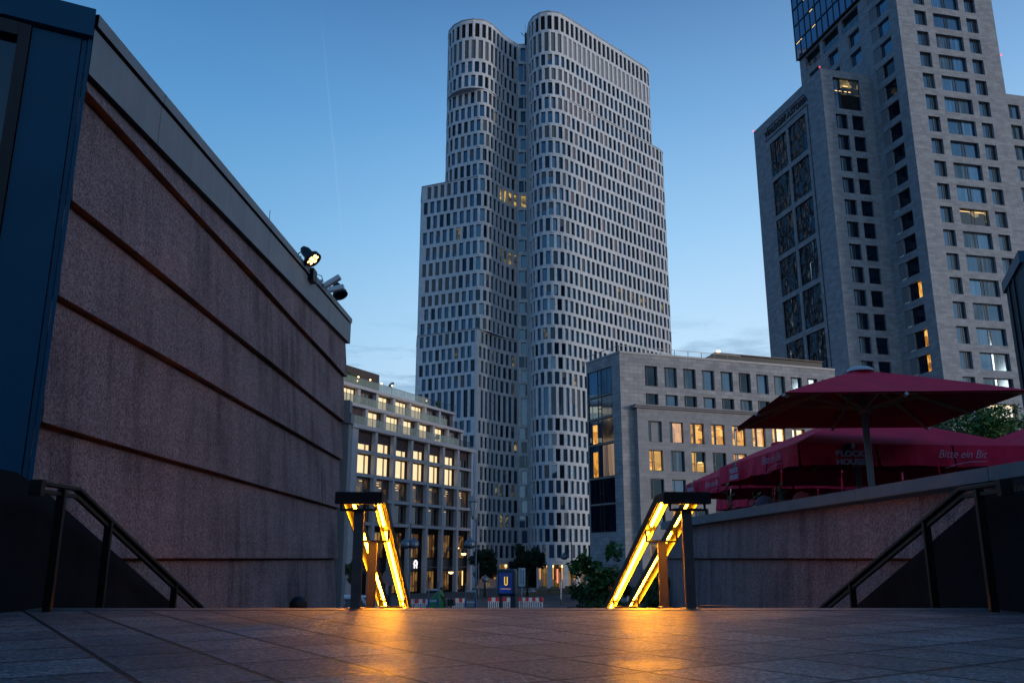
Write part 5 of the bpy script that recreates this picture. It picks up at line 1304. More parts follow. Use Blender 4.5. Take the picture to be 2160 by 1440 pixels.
# parked car on the street above the coping, seen under the umbrellas
def car(x, y, z, rz_, mat, label, cname='parked_car', van=False):
    root = empty(cname, (x, y, z), rz_, label=label, cat='van' if van else 'car')
    W = .88; prof = [(-2.1, .35), (-2.15, .75), (-1.9, .95), (-1.35, 1.0), (-.75, 1.42), (.9, 1.46), (1.65, 1.05), (2.1, .98), (2.15, .5), (2.05, .32)] if not van else [(-2.4, .35), (-2.45, 1.0), (-2.35, 1.12), (-1.75, 1.25), (-1.05, 1.9), (2.3, 1.95), (2.4, .9), (2.35, .32)]
    mb = MB()
    for s in (-1, 1):
        pts = [(px_, s*W*(1 if pz < 1.02 else .86), pz) for px_, pz in prof]; mb.face(pts if s < 0 else pts[::-1], mat)
    n_ = len(prof)
    for i in range(n_):
        (xa, za), (xb, zb) = prof[i], prof[(i+1) % n_]; wa = W*(1 if za < 1.02 else .86); wb = W*(1 if zb < 1.02 else .86)
        mb.face([(xa, -wa, za), (xb, -wb, zb), (xb, wb, zb), (xa, wa, za)][::-1], mat)
    mb.build('body', root, bevel=.04)
    ws_ = [((-1.33, 1.03), (-.78, 1.40)), ((1.6, 1.09), (.94, 1.43))] if not van else [((-1.72, 1.30), (-1.1, 1.84))]
    for (xa, za), (xb, zb) in ws_:
        m2 = MB(); s = -1 if xa < 0 else 1
        q = [(xa+s*.02, -.72, za+.02), (xb+s*.02, -.66, zb+.02), (xb+s*.02, .66, zb+.02), (xa+s*.02, .72, za+.02)]; m2.face(q if s < 0 else q[::-1], 'glass_refl'); m2.build('windscreen', root)
    for s in (-1, 1):
        m2 = MB(); q = [(-1.2, s*.87, 1.04), (-.72, s*.80, 1.38), (.85, s*.80, 1.40), (1.45, s*.87, 1.06)] if not van else [(-1.6, s*.90, 1.2), (-1.05, s*.80, 1.8), (-.2, s*.80, 1.8), (-.2, s*.90, 1.2)]
        m2.face(q, 'glass_b'); m2.build('side_window', root)
        for xw in (-1.35, 1.4):
            w_ = MB(); X_ = Matrix.Translation((xw, s*.80, .33)) @ Matrix.Rotation(R(90), 4, 'X'); w_.lathe([(.0, -.10), (.28, -.10), (.33, -.06), (.33, .06), (.28, .10), (0, .10)], 'black', X_, 18); w_.lathe([(0, .104), (.2, .104), (.2, .10)], 'grey_metal', X_, 12); w_.build('wheel', root)
        m2 = MB(); xh = -2.12 if not van else -2.42; m2.box((xh-.02, s*.6-.14, .66), (xh+.05, s*.6+.14, .80), 'white_paint'); m2.build('headlight', root)
        m2 = MB(); m2.box((-.95, s*.93-.08, .98), (-.85, s*.93+.08, 1.10), mat); m2.build('mirror', root)
    return root
M['car_blue'] = simple('dark_car_paint', (.012, .025, .045), .25, .5, var=.05)
car(9.6, 42.5, -.62, R(205), 'car_blue', 'dark blue car half hidden behind the terrace coping at the umbrella corner')
# raised street behind the terrace that carries the car
g = MB(); g.prism([(5.6, 37.5), (40, 37.5), (40, 52), (7.6, 52)], -3.9, -.62, 'paving'); tag(g.build('raised_pavement'), kind='structure')
pf = empty('crowd_barrier', (9.0, 39.2, -.62), R(8), label='low tubular metal barrier in front of the dark blue car', cat='barrier')
mb = MB(); mb.tube([(-1.6, 0, .15), (-1.6, 0, .95), (-1.5, 0, 1.05), (1.2, 0, 1.12), (1.3, 0, 1.0), (1.3, 0, .15)], .025, 'grey_metal', 8); mb.build('frame', pf)
mb = MB()
for k in range(18): x = -1.5 + k*.155; mb.tube([(x, 0, .25), (x, 0, 1.03)], .009, 'grey_metal', 5, smooth=False)
mb.tube([(-1.6, 0, .25), (1.3, 0, .25)], .015, 'grey_metal', 6); mb.build('bars', pf)

# ---------------------------------------------------------------- street furniture beyond the stairs
def on_st(px, Y): a, _ = ray(px, 1270); return Vector((a*Y, Y, zst(Y)))
GRED = []
def arch_lamp(px, Y, top, arms, label, lantern=False, cat='street lamp'):
    b = on_st(px, Y); h = top - b.z; root = empty('street_lamp', b, label=label, cat=cat)
    mb = MB(); mb.tube([(0, 0, 0), (0, 0, 1.0), (0, 0, 1.02), (0, 0, h)], [.11, .10, .075, .055], 'pole_grey', 10); mb.build('pole', root)
    for (dx, drop, r_) in arms:
        mb = MB(); q = [(0, 0, h-.8)] + [(dx/2 - dx/2*math.cos(a), 0, h-.8+.55*math.sin(a)*1.0) for a in [math.pi*k/10 for k in range(11)]] + [(dx, 0, h-.8-drop*.5)]
        mb.tube(q, .035, 'pole_grey', 8); ar = mb.build('arm', root)
        mb = MB(); zc_ = h-.8-drop*.5-.42; mb.lathe([(0, .42), (.08, .40), (.12, .28), (r_*.8, .16), (r_, .0), (r_*.92, -.18)], 'hood', Matrix.Translation((dx, 0, zc_)), 18); mb.lathe([(r_*.92, -.18), (r_*.7, -.30), (0, -.38)], 'glass_c', Matrix.Translation((dx, 0, zc_)), 18); mb.build('lamp_head', ar)
    if lantern:
        mb = MB(); X_ = Matrix.Translation((-.22, 0, h)); mb.lathe([(.05, -.1), (.14, .05), (.10, .12)], 'pole_grey', X_, 10)
        mb.lathe([(.20, 1.02), (.36, 1.12), (.30, 1.28), (.16, 1.36), (.14, 1.48), (.05, 1.55), (.03, 1.7), (0, 1.74)], 'grey_metal', X_, 6, False)
        for k in range(6):
            a = math.pi/3*k; mb.bar(X_ @ Vector((.12*math.cos(a), .12*math.sin(a), .12)), X_ @ Vector((.34*math.cos(a), .34*math.sin(a), 1.1)), .025, .025, 'grey_metal')
        ln = mb.build('lantern', root)
        mb = MB(); mb.lathe([(.11, .14), (.31, 1.05)], 'glass_lantern', X_, 6, False); mb.build('glass', ln)
    return root
M['pole_grey'] = simple('painted_pole', (.10, .11, .13), .5, .3); M['hood'] = simple('lamp_hood', (.10, .13, .17), .35, .4); M['glass_lantern'] = simple('lantern_glass', (.30, .36, .42), .15)
arch_lamp(862, 60, at(862, 1110, 60).z+.25, ((.24, .3, .36), (-.30, .3, .36)), 'double hooded street lamp seen through the left lit handrail')
arch_lamp(1003, 60, at(1003, 1092, 60).z+.0, ((-.42, .95, .40),), 'tall street lamp with an old glass lantern on top, before the corner of the tower', True)
arch_lamp(1207, 95, at(1207, 1140, 95).z, ((-.78, .8, .42),), 'single hooded street lamp in front of the lit tower arcade')
arch_lamp(1009, 95, at(1021, 1186, 95).z, ((.72, .9, .40),), 'small curved street lamp behind the round tree left of the blue sign')
def wire_lamp(px, py, Y, label):
    p = at(px, py, Y); root = empty('hanging_lamp', p, label=label, cat='hanging lamp', group='lit lamps hung on street wires')
    mb = MB(); mb.lathe([(0, .55), (.08, .53), (.12, .38), (.22, .22), (.30, .0), (.29, -.02)], 'black', None, 16); mb.build('shade', root)
    mb = MB(); mb.lathe([(.27, -.02), (.24, -.12), (.15, -.20), (0, -.23)], 'lamp_warm', None, 16); mb.build('bulb', root)
    mb = MB(); mb.tube([(-4.5, -.5, .55), (0, 0, .42), (3, .5, .6)], .02, 'grey_metal', 5); mb.build('wire', root)
wire_lamp(978, 1166, 92, 'upper lit hanging lamp in front of the concrete grid building')
wire_lamp(951, 1205, 96, 'lower lit hanging lamp in front of the shop windows')
# metro entrance stele with a lit blue face
b = on_st(1070, 50); us = empty('metro_sign', b, R(-14), label='dark blue lit sign pillar with a yellow U on the street', cat='sign')
M['sign_blue'] = room('blue_sign_face', [(.2, (.002, .008, .06)), (.6, (.005, .025, .19)), (1, (.015, .06, .36))], .5, (.9, .9, .9)); M['sign_yellow'] = emit('yellow_letter', (1, .62, .05), .8); M['sign_pink'] = emit('pink_letter', (1, .55, .38), .5)
M['stele'] = simple('dark_blue_stele', (.012, .035, .06), .4, .2)
H_ = at(1070, 1199, 50).z - b.z
mb = MB(); mb.box((-.52, -.28, H_-1.45), (.52, .45, H_), 'stele'); mb.build('housing', us, bevel=.12)
mb = MB(); mb.box((-.44, -.08, 0), (-.32, .2, H_-1.40), 'stele'); mb.box((.2, -.1, 0), (.5, .4, H_-1.40), 'stele'); mb.build('support', us)
fm = MB(); fm.box((-.42, -.30, H_-1.32), (.36, -.26, H_-.22), 'sign_blue'); fc = fm.build('sign_face', us, bevel=.03)
X = frame_on((0, -.31, 0), (0, -1, 0))
mb = MB(); q = [(-.075, H_-.42)] + [(-.075*math.cos(a), H_-.78-.09*math.sin(a)) for a in [math.pi*k/10 for k in range(11)]] + [(.075, H_-.42)]
for (xa, za), (xb, zb) in zip(q, q[1:]): mb.tube([(xa, -.315, za), (xb, -.315, zb)], .026, 'sign_yellow', 6)
mb.build('letter', fc)
text('lettering', 'Kurfürstendamm', .085, 'sign_pink', frame_on((-.02, -.315, H_-1.10), (0, -1, 0)), fc, .003, .2)
# white notice board with vertical lines
b = on_st(1101, 46); nb = empty('information_board', b, label='narrow white board with dark vertical lines on a post right of the blue U sign', cat='sign')
z1, z0 = at(1101, 1197, 46).z - b.z, at(1101, 1236, 46).z - b.z
mb = MB(); mb.tube([(0, .03, 0), (0, .03, z1)], .03, 'grey_metal', 8); mb.build('post', nb)
mb = MB(); mb.box((-.18, -.02, z0), (.18, .0, z1), 'white_paint'); mb.build('panel', nb)
mb = MB()
for x, t in ((-.09, .05), (.0, .2), (.09, .2)):
    mb.box((x-.012, -.026, z0+.12), (x+.012, -.022, z1-t), 'black')
    if t > .1: mb.face([(x-.03, -.024, z1-t), (x+.03, -.024, z1-t), (x, -.024, z1-t+.08)], 'black')
mb.build('markings', nb)
# prohibition sign: walking figure in a red ring
b = on_st(722, 26); ns_ = empty('round_traffic_sign', b, label='round white sign with a red ring and a black walking figure at the plaza edge', cat='sign')
zc_ = at(722, 1271, 26).z - b.z; r_ = .135
mb = MB(); mb.tube([(0, .03, 0), (0, .03, zc_)], .025, 'grey_metal', 8); mb.build('post', ns_)
mb = MB(); mb.disc((0, 0, zc_), (0, -1, 0), r_, .006, 'red_paint', 30); mb.disc((0, -.007, zc_), (0, -1, 0), r_*.78, .003, 'white_paint', 30); dk = mb.build('disc', ns_)
mb = MB(); s = r_*.62
def stick(pts, w_): 
    for (xa, za), (xb, zb) in zip(pts, pts[1:]): mb.bar((xa*s, -.013, zc_+za*s), (xb*s, -.013, zc_+zb*s), .004, w_*s, 'black') if False else mb.tube([(xa*s, -.013, zc_+za*s), (xb*s, -.013, zc_+zb*s)], w_*s*.5, 'black', 6)
stick([(0, .55), (0, -.1)], .3); stick([(0, -.05), (-.3, -.5), (-.42, -1)], .2); stick([(0, -.05), (.25, -.5), (.38, -.95)], .2); stick([(-.02, .5), (-.35, .2), (-.38, -.05)], .15); stick([(.02, .5), (.35, .25), (.45, .0)], .15)
mb.disc((0, -.012, zc_+.8*s), (0, -1, 0), .17*s, .004, 'black', 12); mb.build('figure', dk)
car(-8.2, 44, -3.7, R(170), 'white_paint', 'white van behind the round no-walking sign', 'white_van', True)
M['plate'] = simple('grey_plate', (.42, .32, .30), .6, var=.1)
# round plates on posts behind the lit handrails
for px, py, Y, lab in ((823, 1217, 17.2, 'round plate on a post glimpsed through the left lit handrail'), (1337, 1220, 17.2, 'round plate on a post glimpsed through the right lit handrail')):
    a = at(px, py, Y); b = Vector((a.x, Y, zs(Y))); rt = empty('round_plate', b, label=lab, cat='sign'); zc_ = a.z - b.z
    mb = MB(); mb.tube([(0, .03, 0), (0, .03, zc_)], .03, 'post', 8); mb.build('post', rt); mb = MB(); mb.disc((0, 0, zc_), (0, -1, 0), .155, .008, 'plate', 30); mb.build('disc', rt)
M['plate'] = simple('grey_plate', (.22, .17, .16), .6, var=.1)
# red and white construction barriers
def barrier(px, Y, w_, rz_, label, dark=False):
    b = on_st(px, Y); root = empty('construction_barrier', b, rz_, label=label, cat='barrier', group='red and white plastic fence barriers on the street')
    mb = MB(); mb.box((-w_/2, -.02, .15), (w_/2, .02, .22), 'white_paint'); mb.box((-w_/2, -.02, .66), (w_/2, .02, .70), 'white_paint')
    n_ = int(w_/.13)
    for k in range(n_): x = -w_/2 + (k+.5)*w_/n_; mb.box((x-.035, -.018, .22), (x+.035, .018, .66), 'white_paint')
    mb.build('lattice', root)
    mb = MB(); n_ = max(3, int(w_/.24))
    for k in range(n_):
        x0, x1 = -w_/2 + k*w_/n_, -w_/2 + (k+1)*w_/n_; mb.box((x0, -.028, .70), (x1, .028, .98), 'red_paint' if (k % 2 == 0) else 'white_paint')
    mb.build('striped_board', root)
    for x in (-w_/2+.05, w_/2-.05): mb = MB(); mb.box((x-.05, -.3, 0), (x+.05, .3, .12), 'black'); mb.build('foot', root)
barrier(1041, 66, .85, R(6), 'red and white barrier immediately left of the blue U sign')
barrier(1073, 66, .85, 0, 'short red and white barrier seen under the blue U sign')
barrier(1119, 66, 1.75, R(-3), 'longest red and white barrier, right of the blue U sign')
for i, (px, w_) in enumerate(((871, .7), (887, .8), (901, .7))):
    barrier(px, 62, w_, R(20 - i*12), ['red and white barrier beside the left lit handrail, first of three', 'red and white barrier, middle of the three by the left lit handrail', 'red and white barrier, last of three, left of the white ladder'][i])
barrier(968, 64, 1.0, R(8), 'red barrier behind the cyclist in the green cape')
for px, Y, lab in ((1143, 62, 'red-topped white bollard right of the longest barrier'), (1085, 60, 'short white bollard below the white board')):
    b = on_st(px, Y); rt = empty('bollard', b, label=lab, cat='bollard'); hh = .98 if px > 1100 else .55
    mb = MB(); mb.tube([(0,0,0),(0,0,hh*.75),(0,0,hh)], [.075,.07,.06], 'white_paint', 10); mb.build('body', rt)
    mb = MB(); mb.lathe([(.075, hh*.8), (.11, hh*.86), (.11, hh*1.1), (0, hh*1.16)], 'red_paint' if px > 1100 else 'white_paint', None, 12); mb.build('cap', rt)
b = on_st(1184, 80); rt = empty('sticker_post', b, label='thin grey post spotted with stickers in front of the tower arcade', cat='post')
mb = MB(); mb.tube([(0,0,0),(0,0,2.9)], .07, 'grey_metal', 8); mb.build('pole', rt)
mb = MB(); rr = random.Random(4)
for k in range(9): z = .5 + k*.17; x = rr.uniform(-.04, .03); mb.box((x-.05, -.078, z), (x+.05, -.072, z+.10), 'white_paint')
mb.build('stickers', rt)
def ladder(px0, px1, Y, ytop, label):
    a, b = on_st(px0, Y), on_st(px1, Y); w_ = b.x - a.x; root = empty('white_ladder', a, label=label, cat='ladder', group='white ladders standing behind the plaza edge'); zt = at(px0, ytop, Y).z - a.z
    for x in (0, w_):
        mb = MB(); mb.box((x-.035, -.03, 0), (x+.035, .03, zt+.3), 'grey_metal'); mb.box((x-.04, -.035, zt-.75), (x+.04, .035, zt-.45), 'blue_tape'); mb.build('rail', root)
    k = 0
    while zt - .06 - k*.48 > .2: mb = MB(); mb.box((0, -.035, zt-.10-k*.48), (w_, .02, zt-.02-k*.48), 'white_paint'); mb.build('rung', root); k += 1
M['blue_tape'] = simple('blue_tape', (.02, .09, .35), .6)
ladder(904, 923, 40, 1240, 'white-runged ladder left of the cyclist in the green cape')
ladder(982, 1003, 40, 1243, 'white-runged ladder at the foot of the tall lantern lamp')
for i, px in enumerate((1130, 1145, 1155, 1170, 1184, 1200, 1148)):
    Y = 118 + (i % 3)*2; b = on_st(px, Y); w_ = 1.0
    mb = MB(); hh = .7 + .3*(i % 2); mb.box((-w_/2, -.4, 0), (w_/2, .4, hh), 'card'); mb.face([(-w_/2, -.405, hh*.48), (w_/2, -.405, hh*.48), (w_/2, -.405, hh*.53), (-w_/2, -.405, hh*.53)], 'bark')
    o = mb.build('planter_box', bevel=.04); o.location = b; tag(o, label='pale wooden box in front of the lit tower arcade, in a loose row', cat='box', group='pale boxes before the arcade')
mb = MB(); b = on_st(1117, 112); rr = random.Random(3)
P_ = [(math.cos(a)*1.2*rr.uniform(.7, 1.1), math.sin(a)*.5, .45) for a in [k*math.pi/5 for k in range(10)]]
for k in range(10): mb.face([P_[k], P_[(k+1) % 10], (rr.uniform(-.3, .3), 0, rr.uniform(.7, .9))], 'white_paint')
for k in range(10): q, r = P_[k], P_[(k+1) % 10]; mb.face([(q[0]*.9, q[1]*.9, 0), (r[0]*.9, r[1]*.9, 0), r, q], 'card')
o = mb.build('covered_pile'); o.location = b; tag(o, label='low pile under a white sheet right of the narrow white board', cat='pile')

# ---------------------------------------------------------------- trees and shrubs
def tree(x, y, z0, H, rad, trunk_h, label, nleaf, ls, seed, mat='leaf_dark', cat='tree', name='street_tree', squash=1.0, clusters=26, group=None, core=0.0):
    rnd = random.Random(seed); root = empty(name, (x, y, z0), label=label, cat=cat, group=group)
    tm = MB(); tm.tube([(0,0,0),(rad*.02,0,trunk_h*.5),(0,rad*.02,trunk_h),(rad*.05,0,trunk_h+(H-trunk_h)*.45)], [rad*.075, rad*.06, rad*.05, rad*.02], 'bark', 8)
    cs = []; cz_ = (trunk_h + H)/2; hz = (H - trunk_h)/2
    for k in range(clusters):
        while True:
            v = Vector((rnd.uniform(-1, 1), rnd.uniform(-1, 1), rnd.uniform(-1, 1)))
            if .35 < v.length < .95: break
        c = Vector((v.x*rad*.85, v.y*rad*.85*squash, cz_ + v.z*hz*.88)); cs.append(c)
        if k % 3 == 0: tm.tube([(0,0,trunk_h*.9+rnd.uniform(0, hz*.4)), c*.5 + Vector((0,0,cz_*.45)), c], [rad*.03, rad*.018, rad*.006], 'bark', 5)
    tm.build('trunk', root)
    lf = MB(); per = nleaf // clusters
    for c in cs:
        cr = rad*rnd.uniform(.22, .36)
        for k in range(per):
            u = Vector((rnd.gauss(0, 1), rnd.gauss(0, 1), rnd.gauss(0, 1))).normalized()*cr*(rnd.random()**.4)
            p = c + u; s = ls*rnd.uniform(.6, 1.3); a = Vector((rnd.gauss(0, 1), rnd.gauss(0, 1), rnd.gauss(0, .6))).normalized(); b = a.cross(Vector((rnd.gauss(0, 1), rnd.gauss(0, 1), rnd.gauss(0, 1)))).normalized()*.45
            lf.face([p - a*s, p + b*s, p + a*s, p - b*s], mat)
    lf.build('crown', root, uv=False); return root
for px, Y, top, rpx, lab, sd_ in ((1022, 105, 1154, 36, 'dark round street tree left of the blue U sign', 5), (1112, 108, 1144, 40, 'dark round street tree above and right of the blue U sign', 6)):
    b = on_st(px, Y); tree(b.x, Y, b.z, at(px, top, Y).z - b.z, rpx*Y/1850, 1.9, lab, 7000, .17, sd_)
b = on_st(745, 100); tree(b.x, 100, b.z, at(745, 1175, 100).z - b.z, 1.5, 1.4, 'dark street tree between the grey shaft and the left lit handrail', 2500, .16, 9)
for px, Y, top, r_, lab, sd_, nl_ in ((1238, 24, 1148, .62, 'slender leafy sapling in front of the office corner, left of its neighbour', 11, 700), (1292, 22, 1128, .85, 'taller leafy sapling beside the foot of the right lit handrail', 12, 1200), (1378, 24.5, 1165, .75, 'leafy sapling behind the right lit handrail', 13, 650)):
    b = on_st(px, Y); tree(b.x, Y, b.z, at(px, top, Y).z - b.z, r_, 1.2, lab, int(nl_*1.6), .085, sd_, 'leaf', 'sapling', 'sapling', 1, 18)
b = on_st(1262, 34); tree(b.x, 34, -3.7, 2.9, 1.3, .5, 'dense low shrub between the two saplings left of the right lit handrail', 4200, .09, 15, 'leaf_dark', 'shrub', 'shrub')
tree(24.6, 44, -.6, 8.7, 4.2, 2.6, 'green street tree between the tall umbrella and the one cut off at the right', 11000, .13, 16, 'leaf')
p = hp(9.5, -6.2); tree(p.x-2.5, p.y, 23.4, 2.6, 1.5, .3, 'green shrub on the roof terrace of the concrete grid building', 1600, .16, 17, 'leaf', 'shrub', 'shrub')
for i, (s, o_, z, lab) in enumerate(((28.5, -5.8, 23.4, 'bushy plant at the right end of the top roof terrace'), (5.5, -3.3, 20.1, 'pot plant on the middle terrace by a dark awning'), (14, -.6, 16.8, 'left shrub on the lowest lit balcony'), (20.5, -.6, 16.8, 'right shrub on the lowest lit balcony'))):
    p = hp(s, o_); tree(p.x, p.y, z, 1.7 if i == 0 else 1.3, .6, .3, lab, 350, .11, 30+i, 'leaf', 'plant', 'terrace_plant', 1, 8)

# ---------------------------------------------------------------- people
def skinmesh(name, V, E_, rad, mat, root, sub=2, rootv=0):
    me = bpy.data.meshes.new(name); me.from_pydata(V, E_, []); me.materials.append(M[mat]); o = bpy.data.objects.new(name, me); COL.objects.link(o); o.parent = root
    o.modifiers.new('skin', 'SKIN'); me.skin_vertices[0] if me.skin_vertices else None
    if not me.skin_vertices: 
        bm = bmesh.new(); bm.from_mesh(me); bm.verts.layers.skin.verify(); bm.to_mesh(me); bm.free()
    for i, r_ in enumerate(rad): me.skin_vertices[0].data[i].radius = r_ if isinstance(r_, tuple) else (r_, r_); me.skin_vertices[0].data[i].use_root = (i == rootv)
    s = o.modifiers.new('sub', 'SUBSURF'); s.levels = sub; s.render_levels = sub
    dg = bpy.context.evaluated_depsgraph_get(); m2 = bpy.data.meshes.new_from_object(o.evaluated_get(dg)); o.modifiers.clear(); o.data = m2; m2.name = name
    m2.materials.clear(); m2.materials.append(M[mat])
    for p_ in m2.polygons: p_.use_smooth = True; p_.material_index = 0
    return o
def person(x, y, z, rz_, label, J, tops, bottoms, capeparts=None, hairshape=None):
    root = empty('person', (x, y, z), rz_, label=label, cat='person')
    names = list(J); idx = {n: i for i, n in enumerate(names)}
    E_ = [('pelvis','spine'),('spine','chest'),('chest','neck'),('neck','head'),('head','crown')]
    for s in 'LR': E_ += [('chest','sh'+s),('sh'+s,'el'+s),('el'+s,'wr'+s),('wr'+s,'hd'+s),('pelvis','hip'+s),('hip'+s,'kn'+s),('kn'+s,'an'+s),('an'+s,'toe'+s)]
    rad = {'pelvis': .14, 'spine': .125, 'chest': .14, 'neck': .055, 'head': .085, 'crown': .07, 'sh': .06, 'el': .042, 'wr': .03, 'hd': .035, 'hip': .085, 'kn': .058, 'an': .04, 'toe': .035}
    rr = [rad.get(n, rad.get(n[:-1])) for n in names]
    body = skinmesh('body', [J[n] for n in names], [(idx[a], idx[b]) for a, b in E_], rr, 'skin', root)
    # clothing: slightly larger skins over torso and legs
    cn = ['pelvis','spine','chest','shL','elL','wrL','shR','elR','wrR']; ci = {n: i for i, n in enumerate(cn)}
    skinmesh('jacket', [J[n] for n in cn], [(0,1),(1,2),(2,3),(3,4),(4,5),(2,6),(6,7),(7,8)], [.165,.155,.165,.08,.06,.045,.08,.06,.045], tops, root)
    cn = ['pelvis','hipL','knL','anL','hipR','knR','anR']
    skinmesh('trousers', [J[n] for n in cn], [(0,1),(1,2),(2,3),(0,4),(4,5),(5,6)], [.16,.105,.078,.055,.105,.078,.055], bottoms, root)
    for s in 'LR':
        mb = MB(); a = Vector(J['an'+s]); t = Vector(J['toe'+s]); mb.bar(a.lerp(t, -.35) + Vector((0,0,-.03)), t + (t-a)*.3 + Vector((0,0,-.0)), .09, .08, 'black'); mb.build('shoe', root, bevel=.03)
        h = Vector(J['hd'+s]); w_ = Vector(J['wr'+s]); d = (h-w_).normalized(); sd_ = d.cross(Vector((0,0,1))).normalized()
        mb = MB()
        for k in range(5):
            o = sd_*(.032*(k-1.5) if k < 4 else -.05); l = (.07, .08, .076, .06, .05)[k]; st = h + o*.8 - (d*.03 if k == 4 else Vector((0,0,0)))
            mb.tube([st, st + d*l*.5 + Vector((0,0,-.008)) + (o*.6 if k == 4 else Vector((0,0,0))), st + d*l + Vector((0,0,-.03))], [.0095, .009, .007], 'skin', 8)
        mb.build('fingers', root)
    # face: nose, eyes, mouth, ears
    hd_ = Vector(J['head']); fw = Vector(J.get('face', (0, 1, 0))).normalized() if False else FACE
    sdv = fw.cross(Vector((0,0,1))).normalized(); mb = MB(); c = hd_ + Vector((0,0,.02))
    mb.tube([c + fw*.09 + Vector((0,0,.02)), c + fw*.115 + Vector((0,0,-.02))], [.008, .014], 'skin', 8)
    for s in (-1, 1):
        mb.disc(c + fw*.086 + sdv*s*.032 + Vector((0,0,.022)), fw, .011, .006, 'white_paint', 12, 'hair'); mb.lathe([(0, -.03), (.012, -.02), (.016, 0), (.01, .03), (0, .035)], 'skin', Matrix.Translation(c + sdv*s*.088), 10)
    mb.bar(c + fw*.088 + sdv*-.022 + Vector((0,0,-.045)), c + fw*.088 + sdv*.022 + Vector((0,0,-.045)), .01, .01, 'terracotta'); mb.build('face', root)
    return root
FACE = Vector((0, 1, 0))
# seated on the stairs, back to the camera: only the dark hair shows above the plaza edge
ys_ = 10.6; zs_ = zs(ys_) ; px_x = at(629, 1260, ys_).x
J = {'pelvis': (0,0,.12), 'spine': (0,-.02,.30), 'chest': (0,.0,.47), 'neck': (0,.03,.61), 'head': (0,.06,.73), 'crown': (0,.05,.80),
     'shL': (-.17,.0,.52), 'elL': (-.21,.16,.30), 'wrL': (-.10,.38,.26), 'hdL': (-.07,.44,.25), 'shR': (.17,.0,.52), 'elR': (.21,.16,.30), 'wrR': (.10,.38,.26), 'hdR': (.07,.44,.25),
     'hipL': (-.10,.05,.10), 'knL': (-.13,.45,.16), 'anL': (-.12,.58,-.22), 'toeL': (-.12,.70,-.25), 'hipR': (.10,.05,.10), 'knR': (.13,.45,.16), 'anR': (.12,.58,-.22), 'toeR': (.12,.70,-.25)}
top_need = at(629, 1256.5, ys_).z
sp = person(px_x, ys_, top_need - .875, 0, 'person sitting on the stairs, only dark hair showing above the plaza edge', J, 'cloth_dark', 'cloth_dark')
mb = MB(); mb.lathe([(0, -.13), (.07, -.12), (.098, -.06), (.108, .0), (.102, .055), (.075, .095), (.035, .115), (0, .12)], 'hair', Matrix.Translation((0, .035, .755)), 20)
rr = random.Random(8)
for k in range(60): a = rr.uniform(0, 6.28); e = rr.uniform(.2, 1.4); d = Vector((math.cos(a)*math.cos(e), math.sin(a)*math.cos(e)*.8, math.sin(e))); c = Vector((0, .035, .755)); mb.tube([c + d*.10, c + d*.118 + Vector((rr.uniform(-.012, .012), 0, -.004))], [.004, .001], 'hair', 4)
mb.build('hair', sp)
# cyclist in a green rain cape
Yc = 60.0; bx_ = at(930, 1262, Yc).x; zc0 = zst(Yc)
J = {'pelvis': (-.25,0,.98), 'spine': (-.18,0,1.14), 'chest': (-.02,0,1.38), 'neck': (.10,0,1.52), 'head': (.16,0,1.64), 'crown': (.16,0,1.73),
     'shL': (.0,.19,1.42), 'elL': (.22,.23,1.20), 'wrL': (.45,.20,1.08), 'hdL': (.53,.20,1.05), 'shR': (.0,-.19,1.42), 'elR': (.22,-.23,1.20), 'wrR': (.45,-.20,1.08), 'hdR': (.53,-.20,1.05),
     'hipL': (-.22,.10,.95), 'knL': (.18,.12,.80), 'anL': (.05,.13,.38), 'toeL': (.18,.13,.33), 'hipR': (-.22,-.10,.95), 'knR': (.14,-.12,.60), 'anR': (-.02,-.13,.20), 'toeR': (.12,-.13,.16)}
FACE = Vector((1, 0, 0))
cy = person(bx_-.1, Yc, zc0, R(-12), 'cyclist in a wide green rain cape and dark helmet between the two ladders', J, 'cloth_dark', 'cloth_dark')
mb = MB(); mb.lathe([(0, .155), (.07, .14), (.115, .08), (.125, .0), (.11, -.03)], 'cloth_dark', Matrix.Translation((.15, 0, 1.66)), 18); mb.build('helmet', cy)
mb = MB(); rings = []; rr = random.Random(2)
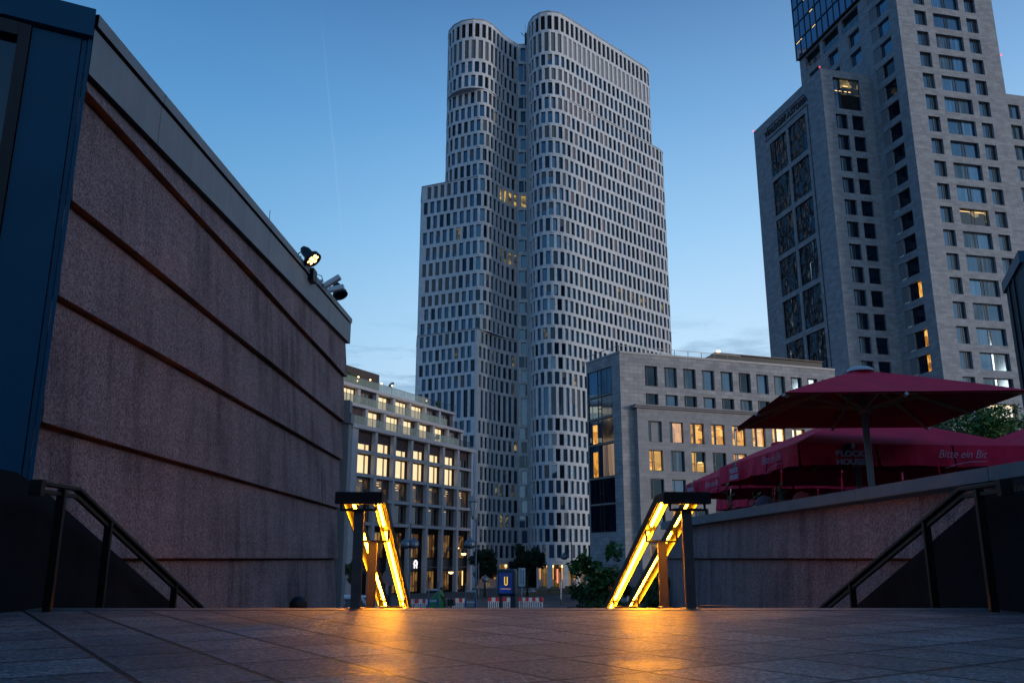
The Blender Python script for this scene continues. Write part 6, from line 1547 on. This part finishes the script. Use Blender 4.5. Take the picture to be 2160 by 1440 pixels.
for (zc_, rx, ry, cx_) in ((1.53, .12, .12, .08), (1.46, .22, .26, .0), (1.28, .34, .36, -.06), (1.05, .46, .42, -.12), (.82, .56, .46, -.18), (.62, .63, .48, -.22), (.50, .66, .5, -.24)):
    rings.append([(cx_ + rx*math.cos(a)*(1 + .07*math.sin(a*7 + zc_*3)), ry*math.sin(a)*(1 + .07*math.sin(a*7 + zc_*3)), zc_ + .03*math.sin(a*3)) for a in [k*math.pi/14 for k in range(28)]])
for a, b in zip(rings, rings[1:]):
    for k in range(28): mb.face([a[k], a[(k+1) % 28], b[(k+1) % 28], b[k]][::-1], 'cape', True)
mb.build('rain_cape', cy)
bk = empty('bicycle', (bx_-.1, Yc, zc0), R(-12), label='dark bicycle with a black front box ridden by the green-caped cyclist', cat='bicycle')
for x in (-.55, .58):
    mb = MB(); mb.tube([(x + .34*math.cos(a), 0, .35 + .34*math.sin(a)) for a in [k*math.pi/12 for k in range(25)]], .022, 'black', 6); wl_ = mb.build('wheel', bk)
    mb = MB()
    for k in range(10): a = k*math.pi/5; mb.tube([(x, 0, .35), (x+.33*math.cos(a), 0, .35+.33*math.sin(a))], .003, 'grey_metal', 4)
    mb.build('spokes', wl_)
mb = MB()
for a, b in (((-.55,0,.35),(-.15,0,.30)), ((-.15,0,.30),(-.25,0,.84)), ((-.15,0,.30),(.42,0,.80)), ((-.24,0,.80),(.42,0,.86)), ((.42,0,.90),(.58,0,.35)), ((-.55,0,.35),(-.24,0,.80))): mb.tube([a, b], .018, 'stele', 8)
mb.build('frame', bk)
mb = MB(); mb.tube([(.42,0,.88),(.44,0,1.02),(.44,.26,1.05),(.36,.28,1.04)], .014, 'black', 8); mb.tube([(.44,0,1.02),(.44,-.26,1.05),(.36,-.28,1.04)], .014, 'black', 8); mb.build('handlebar', bk)
mb = MB(); mb.box((-.36,-.08,.84),(-.12,.08,.90), 'black'); mb.build('saddle', bk, bevel=.03)
mb = MB(); mb.box((.62,-.26,.62),(1.05,.26,1.05), 'black'); mb.build('front_box', bk, bevel=.04)
